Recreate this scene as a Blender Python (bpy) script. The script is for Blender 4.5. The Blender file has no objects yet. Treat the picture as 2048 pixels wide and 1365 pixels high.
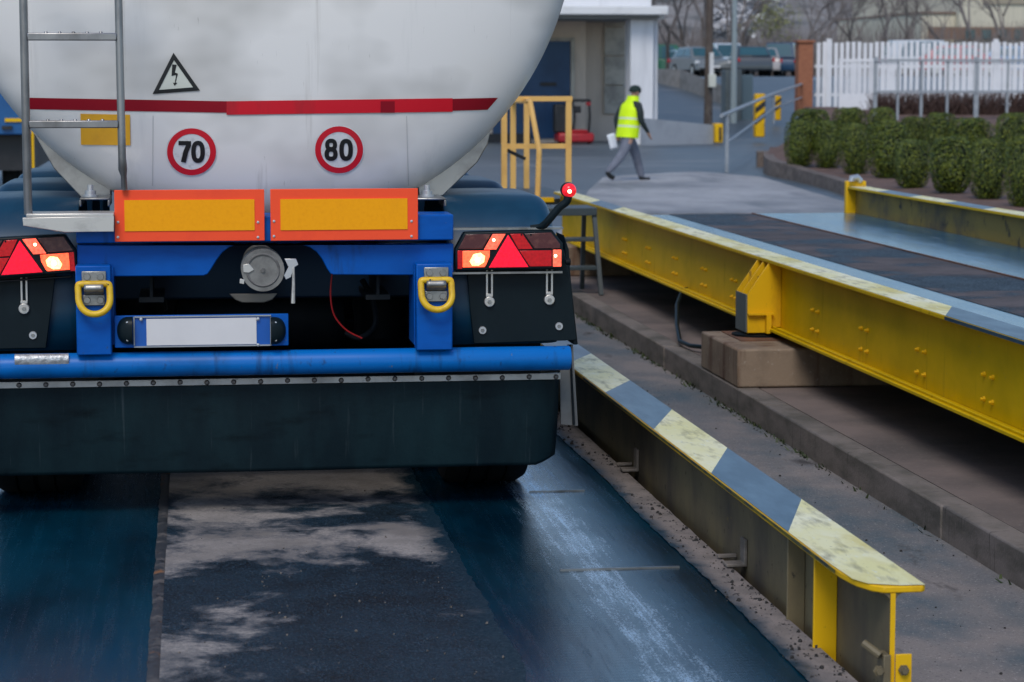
import bpy, bmesh, math, random
from mathutils import Vector, Matrix, noise as mnoise
R = math.radians
sin, cos, PI = math.sin, math.cos, math.pi
random.seed(11)
scene = bpy.context.scene
COL = scene.collection

# ------------------------------------------------------------------ camera
F = 4836.0                      # focal length in photograph pixels (85 mm)
PITCH = math.atan(529 / F)
YAW = math.atan(642 * cos(PITCH) / F)
CAM = Vector((0, 0, 2.0))
_r = Vector((cos(YAW), -sin(YAW), 0)); _h = Vector((sin(YAW), cos(YAW), 0)); _z = Vector((0, 0, 1))
_f = cos(PITCH) * _h - sin(PITCH) * _z; _u = sin(PITCH) * _h + cos(PITCH) * _z
def ray(px, py): return _r * (px - 1024) + _f * F + _u * (682.5 - py)
def T(px, py, Y):               # point of the plane y = Y seen at a place of the photograph
    d = ray(px, py); return CAM + d * (Y / d.y)
def GP(px, py, z=0.0):          # point of the level z
    d = ray(px, py); return CAM + d * ((z - CAM.z) / d.z)
def SX(px, py, X):              # point of the plane x = X
    d = ray(px, py); return CAM + d * (X / d.x)

cam = bpy.data.cameras.new("camera"); cam_o = bpy.data.objects.new("camera", cam); COL.objects.link(cam_o)
cam_o.location = CAM; cam_o.rotation_euler = (PI / 2 - PITCH, 0, -YAW)
cam.sensor_width = 36; cam.lens = F / 2048 * 36; cam.clip_end = 8000; cam.clip_start = .1
cam.dof.use_dof = True; cam.dof.focus_distance = 9.9; cam.dof.aperture_fstop = 5.6
scene.camera = cam_o

# ------------------------------------------------------------------ materials
MC = {}
class NT:
    def __init__(s, name):
        s.m = bpy.data.materials.new(name); s.m.use_nodes = True; s.t = s.m.node_tree
        s.b = s.t.nodes["Principled BSDF"]
        s.co = s.t.nodes.new("ShaderNodeTexCoord")
    def n(s, typ, **kw):
        x = s.t.nodes.new(typ)
        for k, v in kw.items(): setattr(x, k, v)
        return x
    def l(s, a, b): s.t.links.new(a, b)
    def noise(s, scale, stretch=(1, 1, 1), detail=5, rough=.6, dist=0, off=(0, 0, 0)):
        mp = s.n("ShaderNodeMapping"); mp.inputs["Scale"].default_value = stretch; mp.inputs["Location"].default_value = off
        s.l(s.co.outputs["Object"], mp.inputs["Vector"])
        t = s.n("ShaderNodeTexNoise"); t.inputs["Scale"].default_value = scale; t.inputs["Detail"].default_value = detail
        t.inputs["Roughness"].default_value = rough; t.inputs["Distortion"].default_value = dist
        s.l(mp.outputs[0], t.inputs["Vector"]); return t.outputs["Fac"]
    def ramp(s, x, lo, hi):
        r = s.n("ShaderNodeMapRange"); r.inputs[1].default_value = lo; r.inputs[2].default_value = hi
        s.l(x, r.inputs[0]); return r.outputs[0]
    def math(s, op, a, b=None):
        m = s.n("ShaderNodeMath", operation=op)
        for i, v in enumerate((a, b)):
            if v is None: continue
            if isinstance(v, (int, float)): m.inputs[i].default_value = v
            else: s.l(v, m.inputs[i])
        return m.outputs[0]
    def mixc(s, f, a, b):
        m = s.n("ShaderNodeMix", data_type='RGBA')
        for i, v in ((0, f), (6, a), (7, b)):
            if isinstance(v, (int, float)): m.inputs[i].default_value = v
            elif isinstance(v, (tuple, list)): m.inputs[i].default_value = tuple(v) + (1,)
            else: s.l(v, m.inputs[i])
        return m.outputs[2]
    def mixf(s, f, a, b):
        m = s.n("ShaderNodeMix", data_type='FLOAT')
        for i, v in ((0, f), (2, a), (3, b)):
            if isinstance(v, (int, float)): m.inputs[i].default_value = v
            else: s.l(v, m.inputs[i])
        return m.outputs[0]
    def bump(s, h, strength, dist=.01):
        b = s.n("ShaderNodeBump"); b.inputs["Strength"].default_value = strength; b.inputs["Distance"].default_value = dist
        s.l(h, b.inputs["Height"]); s.l(b.outputs[0], s.b.inputs["Normal"])

def M(name, c, layers=(), rough=.5, metal=0., bump=0, bscale=60, coat=0, spec=.5, bstretch=(1, 1, 1)):
    """layers: (colour, roughness, scale, stretch, lo, hi[, detail])"""
    if name in MC: return MC[name]
    k = NT(name); cc = tuple(c); rr = rough
    for i, L in enumerate(layers):
        f = k.ramp(k.noise(L[2], L[3], L[6] if len(L) > 6 else 6, off=(i * 3.1, 1.7 * i, 5.3 * i)), L[4], L[5])
        cc = k.mixc(f, cc, L[0]); rr = k.mixf(f, rr, L[1])
    if isinstance(cc, tuple): k.b.inputs["Base Color"].default_value = cc + (1,)
    else: k.l(cc, k.b.inputs["Base Color"])
    if isinstance(rr, float) or isinstance(rr, int): k.b.inputs["Roughness"].default_value = rr
    else: k.l(rr, k.b.inputs["Roughness"])
    k.b.inputs["Metallic"].default_value = metal
    k.b.inputs["Coat Weight"].default_value = coat
    k.b.inputs["Specular IOR Level"].default_value = spec
    if bump: k.bump(k.noise(bscale, bstretch, 4), bump)
    MC[name] = k.m; return k.m
def EM(name, c, e, strength):
    k = NT(name); k.b.inputs["Base Color"].default_value = tuple(c) + (1,); k.b.inputs["Roughness"].default_value = .15
    k.b.inputs["Emission Color"].default_value = tuple(e) + (1,)
    v = k.n("ShaderNodeTexVoronoi"); v.inputs["Scale"].default_value = 90; k.l(k.co.outputs["Object"], v.inputs["Vector"])
    k.l(k.math('MULTIPLY', k.math('ADD', k.math('MULTIPLY', v.outputs[0], .9), .55), strength), k.b.inputs["Emission Strength"])
    return k.m

one = (1, 1, 1)
m_tank = M("tank_white_paint", (.745, .735, .715), [((.48, .475, .455), .42, 1.5, (1, 1, 1.5), .47, .72, 3), ((.56, .56, .55), .45, 5, (1.6, 1, .12), .60, .85), ((.36, .35, .33), .5, 40, (2.5, 1, .25), .69, .78), ((.50, .48, .45), .45, 3, (3.5, 1, .10), .62, .74)], rough=.30, coat=.25)
m_tanksteel = M("tank_saddle_steel", (.42, .41, .39), [((.25, .23, .21), .5, 6, one, .45, .7)], rough=.38, metal=.85)
m_blue = M("chassis_blue_paint", (.0, .088, .40), [((.0, .064, .30), .4, 5, (1, 1, 3), .5, .75), ((.02, .07, .20), .6, 40, one, .67, .75), ((.012, .03, .06), .7, 9, (1.5, 1, .3), .62, .82), ((.10, .12, .15), .7, 60, one, .70, .74)], rough=.42, spec=.18)
m_bumper = M("bumper_blue_paint", (.0, .135, .47), [((.0, .08, .27), .4, 4, (1, 1, 1), .52, .8), ((.01, .04, .13), .5, 35, (1, 1, .5), .62, .76), ((.12, .13, .15), .6, 22, (1.6, 1, .6), .69, .73), ((.006, .03, .09), .6, 6, (2.5, 1, .4), .58, .8)], rough=.36, spec=.3)
m_rubber = M("black_rubber_flap", (.0035, .0115, .0165), [((.007, .022, .028), .5, 3, (1.6, 1, .5), .42, .7), ((.05, .068, .076), .65, 14, (3.2, 1, .10), .63, .84), ((.001, .004, .006), .4, 6, (.6, 1, 2), .55, .8)], rough=.5, bump=.12, bscale=30, spec=.14)
m_panel = M("black_plastic_panel", (.0045, .011, .015), [((.009, .018, .024), .5, 7, (1, 1, .4), .5, .75)], rough=.42, spec=.16)
m_fender = M("mudguard_plastic", (.001, .034, .075), [((.003, .048, .10), .45, 4, one, .45, .7), ((.03, .075, .11), .6, 24, one, .68, .8)], rough=.38, spec=.4)
m_dark = M("underbody_black", (.003, .006, .009), [((.010, .012, .014), .7, 8, one, .5, .75)], rough=.6, spec=.15)
m_tyre = M("tyre_rubber", (.006, .008, .010), [((.018, .018, .018), .8, 9, one, .5, .75)], rough=.8, spec=.15)
m_steel = M("worn_steel", (.33, .33, .32), [((.16, .155, .14), .5, 12, one, .45, .72), ((.12, .08, .05), .7, 30, one, .64, .74)], rough=.36, metal=.85)
m_alu = M("brushed_aluminium", (.62, .60, .57), [((.40, .38, .35), .5, 8, (1, 1, 2), .5, .75)], rough=.36, metal=.75)
m_ladder = M("ladder_steel", (.30, .30, .31), [((.17, .165, .16), .45, 7, (1, 1, .5), .45, .7)], rough=.32, metal=.9)
m_zinc = M("zinc_bolt", (.55, .56, .58), rough=.35, metal=.7)
m_rivet = M("rusty_rivet", (.10, .085, .08), [((.18, .17, .17), .5, 20, one, .5, .7)], rough=.5, metal=.6)
m_strip = M("riveted_strip", (.47, .46, .45), [((.30, .29, .28), .5, 8, (1, 1, 1), .45, .7), ((.2, .18, .16), .6, 30, (1, 1, 1), .66, .75)], rough=.42, metal=.35)
m_orange = M("fluorescent_red_border", (.93, .088, .03), [((.83, .07, .03), .5, 8, one, .5, .8)], rough=.5, spec=.2)
m_amber = M("amber_reflective", (.92, .37, .002), [((.88, .34, .002), .4, 70, (1, 1, 1), .45, .7), ((.74, .28, .006), .5, 3, (1, 1, .4), .6, .95)], rough=.45, spec=.2)
m_redtape = M("red_tape", (.60, .004, .018), [((.42, .006, .016), .5, 7, (1, 1, .2), .52, .7)], rough=.35)
m_redpaint = M("dark_red_stripe", (.255, .006, .016), [((.32, .008, .02), .5, 5, one, .5, .75)], rough=.4, spec=.2)
m_yellowsticker = M("yellow_sticker", (.78, .40, .02), [((.66, .32, .02), .5, 9, one, .5, .75)], rough=.45)
m_signred = M("sticker_red", (.58, .008, .022), [((.5, .01, .025), .5, 9, one, .5, .75), ((.6, .45, .42), .5, 45, one, .76, .78)], rough=.4)
m_signwhite = M("sticker_white", (.66, .675, .69), [((.50, .51, .52), .5, 40, one, .5, .7)], rough=.45)
m_black = M("sticker_black", (.008, .010, .011), rough=.4)
m_warn = M("warning_sticker_face", (.60, .63, .56), [((.5, .53, .47), .5, 8, one, .5, .75)], rough=.4)
m_ring = M("tow_ring_yellow", (.72, .45, .012), [((.55, .32, .012), .5, 22, one, .5, .7), ((.03, .025, .02), .7, 26, one, .64, .67)], rough=.42)
m_plate = M("blank_number_plate", (.66, .65, .66), [((.60, .59, .60), .4, 5, one, .45, .85)], rough=.3)
m_lens_red = M("lens_red", (.42, .004, .014), rough=.12, coat=.5)
m_lens_dark = M("lens_smoked", (.085, .022, .022), [((.15, .05, .04), .2, 25, (1, 1, 1), .5, .7)], rough=.12, coat=.5)
m_lens_deep = M("lens_deep_red", (.16, .004, .008), [((.42, .01, .015), .2, 12, one, .55, .7)], rough=.12, coat=.5)
e_red = EM("glow_reflector_red", (.5, .003, .02), (1, .006, .035), .62)  # the reflector is no lamp, its brightness is put in as emission
e_deep = EM("lit_red_segment", (.3, .004, .01), (1, .012, .012), .16)
e_orange = EM("lit_position_lamp", (.6, .06, .03), (1, .13, .075), 1.0)
e_brake = EM("lit_brake_lamp", (.7, .1, .05), (1, .085, .028), 1.55)
e_core = EM("lit_brake_core", (.9, .5, .2), (1, .36, .11), 4.2)
e_hot = EM("lamp_filament_glow", (.9, .6, .4), (1, .68, .36), 7)
m_wirered = M("red_cable", (.32, .012, .012), rough=.4)

m_yel = M("girder_yellow_paint", (.70, .450, .0), [((.53, .355, .0), .55, 1.6, (1, 1, 1.5), .42, .7), ((.38, .25, .012), .7, 7, (1, 1.6, .18), .60, .82), ((.09, .045, .02), .8, 13, (1, 2.5, .25), .70, .78), ((.30, .28, .16), .6, 40, (1, 1, 1), .68, .74)], rough=.5, spec=.14, bump=.05, bscale=14)
m_yel_bright = M("bright_yellow_paint", (.74, .43, .003), [((.56, .31, .006), .6, 9, (1, 1, .5), .5, .75), ((.22, .13, .03), .7, 16, (1, 1, .35), .64, .72), ((.05, .04, .03), .7, 38, (1, 1, .7), .68, .72)], rough=.48, spec=.3)
m_yel_rail = M("handrail_yellow_paint", (.78, .46, .13), [((.62, .34, .09), .6, 4, one, .5, .8)], rough=.5)
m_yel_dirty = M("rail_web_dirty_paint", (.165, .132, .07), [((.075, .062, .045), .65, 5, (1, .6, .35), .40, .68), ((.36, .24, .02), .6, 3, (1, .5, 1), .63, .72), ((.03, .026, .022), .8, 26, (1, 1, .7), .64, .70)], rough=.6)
m_cream = M("sky_paled_yellow_stripe", (.76, .68, .25), [((.82, .79, .55), .5, 3.5, (1, .6, 1), .40, .62), ((.30, .28, .17), .6, 9, (2.4, .6, 1), .50, .74), ((.62, .52, .14), .5, 2.2, (1.5, .5, 1), .52, .66), ((.74, .74, .60), .4, 30, (2.5, .4, 1), .62, .70), ((.05, .05, .045), .6, 46, (1.3, .8, 1), .68, .71)], rough=.36)  # worn yellow paint, paled to cream by sky sheen put into the colour
m_stripe = M("sky_blued_black_stripe", (.012, .045, .085), [((.03, .08, .135), .30, 7, (1.6, .4, 1), .42, .7), ((.14, .21, .27), .45, 24, (2.6, .3, 1), .64, .76)], rough=.34)  # black stripes, blue sky reflection mixed into the colour
m_edge = M("flange_edge_paint", (.13, .115, .015), [((.03, .045, .045), .5, 9, one, .45, .55)], rough=.5)

def deck_steel():
    k = NT("worn_deck_steel")
    gx = k.n("ShaderNodeSeparateXYZ"); k.l(k.co.outputs["Object"], gx.inputs[0])
    streak = k.noise(1.0, (30, 1.1, 1), 8, .75)
    blotch = k.noise(1.5, (1.6, .6, 1), 5, .6, off=(2, 0.7, 0))
    fine = k.noise(1.0, (150, 55, 1), 5, .85)
    s = k.math('ADD', k.math('MULTIPLY', streak, .42), k.math('ADD', k.math('MULTIPLY', blotch, .42), k.math('MULTIPLY', fine, .46)))
    # scraped wheel tracks, with the sky's reflection put into their pale blue colour
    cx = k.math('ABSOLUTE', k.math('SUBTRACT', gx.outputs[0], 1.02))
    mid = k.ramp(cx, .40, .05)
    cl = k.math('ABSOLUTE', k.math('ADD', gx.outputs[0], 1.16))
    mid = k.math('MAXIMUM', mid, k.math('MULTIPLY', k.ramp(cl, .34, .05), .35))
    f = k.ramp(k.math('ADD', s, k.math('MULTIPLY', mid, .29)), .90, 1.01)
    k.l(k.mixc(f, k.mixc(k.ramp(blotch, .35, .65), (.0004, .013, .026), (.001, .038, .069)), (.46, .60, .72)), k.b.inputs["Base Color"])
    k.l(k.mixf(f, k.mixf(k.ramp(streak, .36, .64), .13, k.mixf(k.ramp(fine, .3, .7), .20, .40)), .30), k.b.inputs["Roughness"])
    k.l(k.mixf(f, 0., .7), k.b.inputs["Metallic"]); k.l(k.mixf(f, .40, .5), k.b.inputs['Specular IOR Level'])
    ridge = k.n("ShaderNodeTexWave"); ridge.inputs["Scale"].default_value = 9; ridge.bands_direction = 'Y'
    k.l(k.co.outputs["Object"], ridge.inputs["Vector"])
    k.bump(k.math('ADD', k.math('MULTIPLY', ridge.outputs[1], .35), k.math('ADD', k.math('MULTIPLY', fine, 1.3), streak)), .13, .004)
    return k.m
m_deck = deck_steel()
m_deckfar = M("far_deck_steel", (.03, .12, .20), [((.05, .16, .26), .25, 3, (2, .4, 1), .42, .7), ((.30, .42, .52), .25, 5, (4, .3, 1), .58, .74)], rough=.2, metal=.35, bump=.04)

def concrete_wet(name, dry, dark, scale, lo, hi, edge=None):
    k = NT(name)
    w = k.noise(scale, (1, 1.0, 1), 7, .62, .4)
    fine = k.noise(70, one, 5, .75); grit = k.noise(120, one, 4, .75)
    if edge is not None:
        w = k.math('ADD', k.math('MULTIPLY', w, .72), k.math('MULTIPLY', k.noise(5.5, (1, .8, 1), 6, .65, .3, off=(7, 1, 0)), .28))
        gy = k.n('ShaderNodeSeparateXYZ'); k.l(k.co.outputs['Object'], gy.inputs[0])
        w = k.math('ADD', w, k.math('MULTIPLY', k.ramp(gy.outputs[1], edge[0], edge[1]), edge[2]))
    f = k.ramp(w, lo, hi)
    w = k.math('ADD', w, k.math('MULTIPLY', k.math('SUBTRACT', fine, .5), .12))
    d = k.mixc(k.ramp(fine, .38, .72), dry, tuple(c * .62 for c in dry))
    wc = k.mixc(k.ramp(k.noise(3.3, one, 6, .7, off=(4, 2, 0)), .42, .62), dark, tuple(c * .28 for c in dark)); wc = k.mixc(k.ramp(grit, .52, .66), wc, tuple(min(1, c * 3.2 + .02) for c in dark)); wc = k.mixc(k.ramp(k.noise(60, one, 3, .7, off=(3, 3, 3)), .60, .66), wc, (.004, .005, .006))
    v = k.n("ShaderNodeTexVoronoi"); v.inputs["Scale"].default_value = 45; k.l(k.co.outputs["Object"], v.inputs["Vector"])
    peb = k.ramp(v.outputs["Distance"], .07, .04)
    d = k.mixc(k.ramp(k.noise(2.6, one, 5, .6, off=(1, 8, 0)), .40, .62), d, tuple(c_ * .55 for c_ in dry))
    c = k.mixc(k.ramp(w, lo - .045, lo + .02), d, tuple(x * y for x, y in zip(dry, (.30, .34, .40)))) if edge is not None else d
    c = k.mixc(f, c, wc)
    if edge is not None:
        rim = k.ramp(k.math('ADD', gy.outputs[0], k.math('MULTIPLY', k.math('SUBTRACT', k.noise(4, one, 6, .7), .5), .34)), .44, .54)
        c = k.mixc(rim, c, k.mixc(k.ramp(grit, .5, .68), (.002, .018, .032), (.03, .06, .085))); f = k.math('MAXIMUM', f, rim)
    c = k.mixc(k.math('MULTIPLY', peb, k.ramp(k.noise(9, one, 2), .62, .68)), c, tuple(min(1, x * 1.2) for x in dry))
    k.l(c, k.b.inputs["Base Color"])
    k.l(k.mixf(f, .78, k.mixf(k.ramp(fine, .35, .6), .30, .72)), k.b.inputs["Roughness"]); k.l(k.mixf(f, .3, .22), k.b.inputs['Specular IOR Level'])
    k.bump(k.math('ADD', fine, k.math('MULTIPLY', grit, .9)), .55, .007)
    return k.m
m_strip_conc = concrete_wet("wet_stained_concrete", (.33, .30, .28), (.008, .021, .034), 1.25, .515, .567, (.15, -.50, .105))
m_far_conc = concrete_wet("far_deck_concrete", (.125, .105, .105), (.018, .030, .042), 1.3, .46, .55)
def side_concrete():
    k = NT("deck_edge_concrete")
    gx = k.n("ShaderNodeSeparateXYZ"); k.l(k.co.outputs["Object"], gx.inputs[0])
    n1 = k.noise(8, one, 6); n2 = k.noise(36, (1, .7, 1), 5); n3 = k.noise(120, one, 4, .8)
    c = k.mixc(k.ramp(n1, .42, .68), (.26, .225, .215), (.15, .135, .13)); c = k.mixc(k.ramp(n3, .45, .75), c, (.12, .11, .11))
    damp = k.ramp(k.math('ADD', k.math('SUBTRACT', gx.outputs[0], 1.395), k.math('MULTIPLY', k.math('SUBTRACT', n1, .5), .16)), .055, -.01)
    c = k.mixc(damp, c, (.010, .035, .058))
    k.l(k.mixc(k.ramp(n2, .615, .64), c, (.018, .018, .02)), k.b.inputs["Base Color"])
    k.l(k.mixf(damp, .8, .28), k.b.inputs["Roughness"]); k.bump(n3, .3)
    return k.m
m_side_conc = side_concrete()
m_asph = M("grey_asphalt", (.23, .207, .20), [((.085, .115, .135), .6, .9, (1.4, .8, 1), .44, .60), ((.15, .15, .155), .7, 2.3, one, .46, .66), ((.38, .35, .34), .8, 95, one, .58, .70), ((.05, .048, .05), .7, 80, one, .60, .70), ((.065, .06, .06), .8, 2.6, (1.6, .6, 1), .64, .72)], rough=.75, bump=.6, bscale=110, spec=.3)
m_road = M("blue_grey_asphalt", (.088, .112, .132), [((.05, .068, .085), .45, .35, (1, .35, 1), .40, .65), ((.20, .215, .23), .6, .5, (.5, 1.6, 1), .56, .74), ((.15, .15, .155), .7, 60, one, .6, .75)], rough=.5, bump=.1, bscale=60)
m_apron = M("pale_concrete_apron", (.36, .36, .37), [((.17, .18, .195), .7, .35, (1, .6, 1), .42, .62), ((.08, .09, .10), .6, .8, (1.2, .22, 1), .56, .70), ((.24, .235, .23), .7, 6, one, .5, .7)], rough=.7)
m_kerb = M("kerb_concrete", (.19, .165, .15), [((.09, .083, .07), .8, 4, (1, .6, 2.2), .42, .66), ((.20, .17, .155), .8, 16, one, .6, .75), ((.045, .04, .036), .8, 11, (1, 2.5, .2), .60, .72)], rough=.8, bump=.3)
m_plinth = M("plinth_concrete", (.19, .15, .137), [((.10, .085, .08), .8, 1.6, one, .4, .66), ((.21, .18, .165), .8, 40, one, .58, .72)], rough=.78, bump=.25)
m_pier = M("stained_pier_concrete", (.255, .19, .135), [((.17, .125, .09), .8, 4, (1.2, 1.2, .8), .42, .66), ((.09, .04, .02), .8, 3, (1.8, 1.8, .25), .50, .68), ((.36, .32, .27), .8, 30, one, .6, .75)], rough=.8, bump=.25)
m_rust = M("rusted_steel", (.17, .075, .04), [((.09, .045, .03), .8, 12, one, .45, .65)], rough=.8)
m_ladderdark = M("dark_steel_steps", (.035, .052, .06), [((.06, .07, .075), .6, 9, one, .5, .7)], rough=.5)
m_soil = M("red_brown_soil", (.15, .088, .068), [((.075, .045, .036), .9, 3, one, .4, .65), ((.17, .11, .085), .9, 25, one, .6, .72)], rough=.95, bump=.4, bscale=20)
m_brickkerb = M("brown_stone_kerb", (.165, .13, .11), [((.09, .07, .06), .8, 3, (1, 1, 2), .42, .62), ((.24, .2, .175), .8, 9, one, .58, .7)], rough=.85, bump=.3)
m_wallbeige = M("beige_plaster", (.66, .56, .46), [((.55, .47, .39), .8, 1.2, (1, 1, .4), .45, .7)], rough=.85)
m_wallwhite = M("white_plaster", (.68, .69, .72), [((.52, .53, .56), .8, 1.5, (1.5, 1.5, .25), .5, .75)], rough=.8)
m_fascia = M("white_metal_fascia", (.70, .71, .72), [((.58, .585, .59), .6, 2, one, .5, .75)], rough=.5)
m_soffit = M("soffit_grey", (.22, .23, .23), rough=.8)
m_doorblue = M("blue_door_paint", (.006, .055, .145), [((.005, .04, .105), .5, 1.5, (1, 1, .6), .45, .7)], rough=.45)
m_secdoor = M("grey_sectional_door", (.50, .47, .40), [((.27, .255, .225), .7, 2, (1, 1, 1), .45, .7)], rough=.6)
m_greymetal = M("galvanised_grey", (.34, .37, .40), [((.25, .28, .31), .6, 4, one, .45, .7)], rough=.5, metal=.25)
m_whitefence = M("white_fence_paint", (.76, .77, .80), [((.62, .63, .66), .6, 2, one, .5, .75)], rough=.5)
m_brick = M("red_brick", (.36, .145, .075), [((.27, .10, .055), .85, 5, (1, 1, 5), .42, .6)], rough=.85)
m_bark = M("brown_bark", (.085, .068, .06), [((.14, .12, .105), .9, 8, (1, 1, .3), .45, .65)], rough=.9)
m_twig = M("grey_twigs", (.19, .165, .155), [((.11, .095, .09), .9, 1.5, one, .45, .65)], rough=.9)
m_shrub = M("brown_shrub_twigs", (.085, .05, .042), [((.05, .03, .027), .9, 3, one, .45, .65)], rough=.9)
m_hill = M("scrub_hillside", (.19, .175, .165), [((.26, .235, .215), .9, .03, (1, .4, 1), .42, .62), ((.06, .062, .055), .9, .09, (1, .4, 2), .52, .64), ((.19, .18, .17), .9, .5, (1, .5, 1), .58, .72)], rough=.95)
m_mount = M("wooded_mountain", (.05, .065, .085), [((.035, .05, .055), .9, .01, one, .4, .65)], rough=.95)
m_creambld = M("cream_cladding", (.60, .56, .44), [((.50, .47, .37), .7, .8, (8, 8, .2), .45, .7)], rough=.7)
m_glass = M("dark_window_glass", (.03, .09, .11), rough=.12, spec=.8)
m_vest = M("hi_vis_yellow", (.70, .98, .0), [((.56, .86, 0), .7, 6, (1, 1, 1), .45, .75)], rough=.7)
m_reflective = M("reflective_grey_band", (.66, .74, .55), rough=.4)
m_jacket = M("dark_green_jacket", (.012, .022, .022), [((.022, .032, .034), .8, 8, one, .45, .7)], rough=.85)
m_trouser = M("grey_trousers", (.16, .175, .22), [((.115, .125, .16), .85, 7, (1, 1, .6), .42, .7)], rough=.9)
m_skin = M("skin", (.42, .24, .17), [((.36, .18, .13), .55, 20, one, .5, .8)], rough=.55)
m_shoe = M("black_boots", (.012, .014, .014), [((.025, .024, .022), .6, 20, one, .5, .7)], rough=.6)
m_beanie = M("dark_green_knit", (.010, .026, .022), [((.02, .04, .034), .95, 60, (1, 1, .3), .45, .65)], rough=.95)
m_paper = M("white_paper", (.72, .76, .82), rough=.7)
m_red = M("red_machine_paint", (.38, .012, .02), [((.28, .012, .018), .5, 8, one, .45, .7)], rough=.4)
m_blackp = M("black_machine_paint", (.012, .013, .015), [((.025, .025, .027), .6, 6, one, .5, .7)], rough=.5)
m_stone = M("pale_gravel", (.16, .135, .115), [((.05, .046, .044), .8, 40, one, .45, .6)], rough=.85)
m_bin = M("grey_green_cabinet", (.10, .125, .135), [((.075, .095, .10), .6, 2, one, .45, .7)], rough=.55)
def leafmat(name, a, b, c):
    k = NT(name)
    oi = k.n("ShaderNodeNewGeometry")
    r = k.n("ShaderNodeValToRGB"); e = r.color_ramp.elements
    e[0].color = a + (1,); e[1].color = c + (1,); e[0].position = .1; e[1].position = .95
    x = e.new(.55); x.color = b + (1,)
    k.l(oi.outputs["Random Per Island"], r.inputs[0])
    cl = k.ramp(k.noise(5, one, 3), .35, .65)
    k.l(k.mixc(k.math('MULTIPLY', cl, .45), r.outputs[0], a), k.b.inputs["Base Color"])
    k.b.inputs["Roughness"].default_value = .55
    return k.m
m_leaf = leafmat("box_leaves", (.024, .046, .004), (.072, .108, .006), (.225, .25, .012))
m_leafcore = M("shrub_shade_core", (.006, .010, .004), rough=.95)  # near-black solid inside the foliage, shade between leaves put into its colour
m_weed = leafmat("weed_leaves", (.018, .032, .01), (.03, .05, .014), (.05, .07, .02))
m_blossom = leafmat("white_blossom", (.42, .42, .44), (.58, .58, .60), (.68, .68, .7))
m_bud = leafmat("spring_buds", (.12, .13, .03), (.19, .20, .05), (.27, .27, .08))

# ------------------------------------------------------------------ mesh builder
def empty(name, loc=(0, 0, 0), rz=0.):
    o = bpy.data.objects.new(name, None); COL.objects.link(o)
    o.location = loc; o.rotation_euler = (0, 0, rz); o.empty_display_size = .2
    return o
def tag(o, label=None, cat=None, group=None, kind=None):
    if label: o["label"] = label
    if cat: o["category"] = cat
    if group: o["group"] = group
    if kind: o["kind"] = kind
    return o
def thing(name, label, cat, loc=(0, 0, 0), rz=0., group=None): return tag(empty(name, loc, rz), label, cat, group)
def rootof(o):
    while o.parent: o = o.parent
    return o
def copy_tree(o, parent=None):
    c = o.copy(); COL.objects.link(c); c.parent = parent
    for ch in list(o.children): copy_tree(ch, c)
    return c

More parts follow.
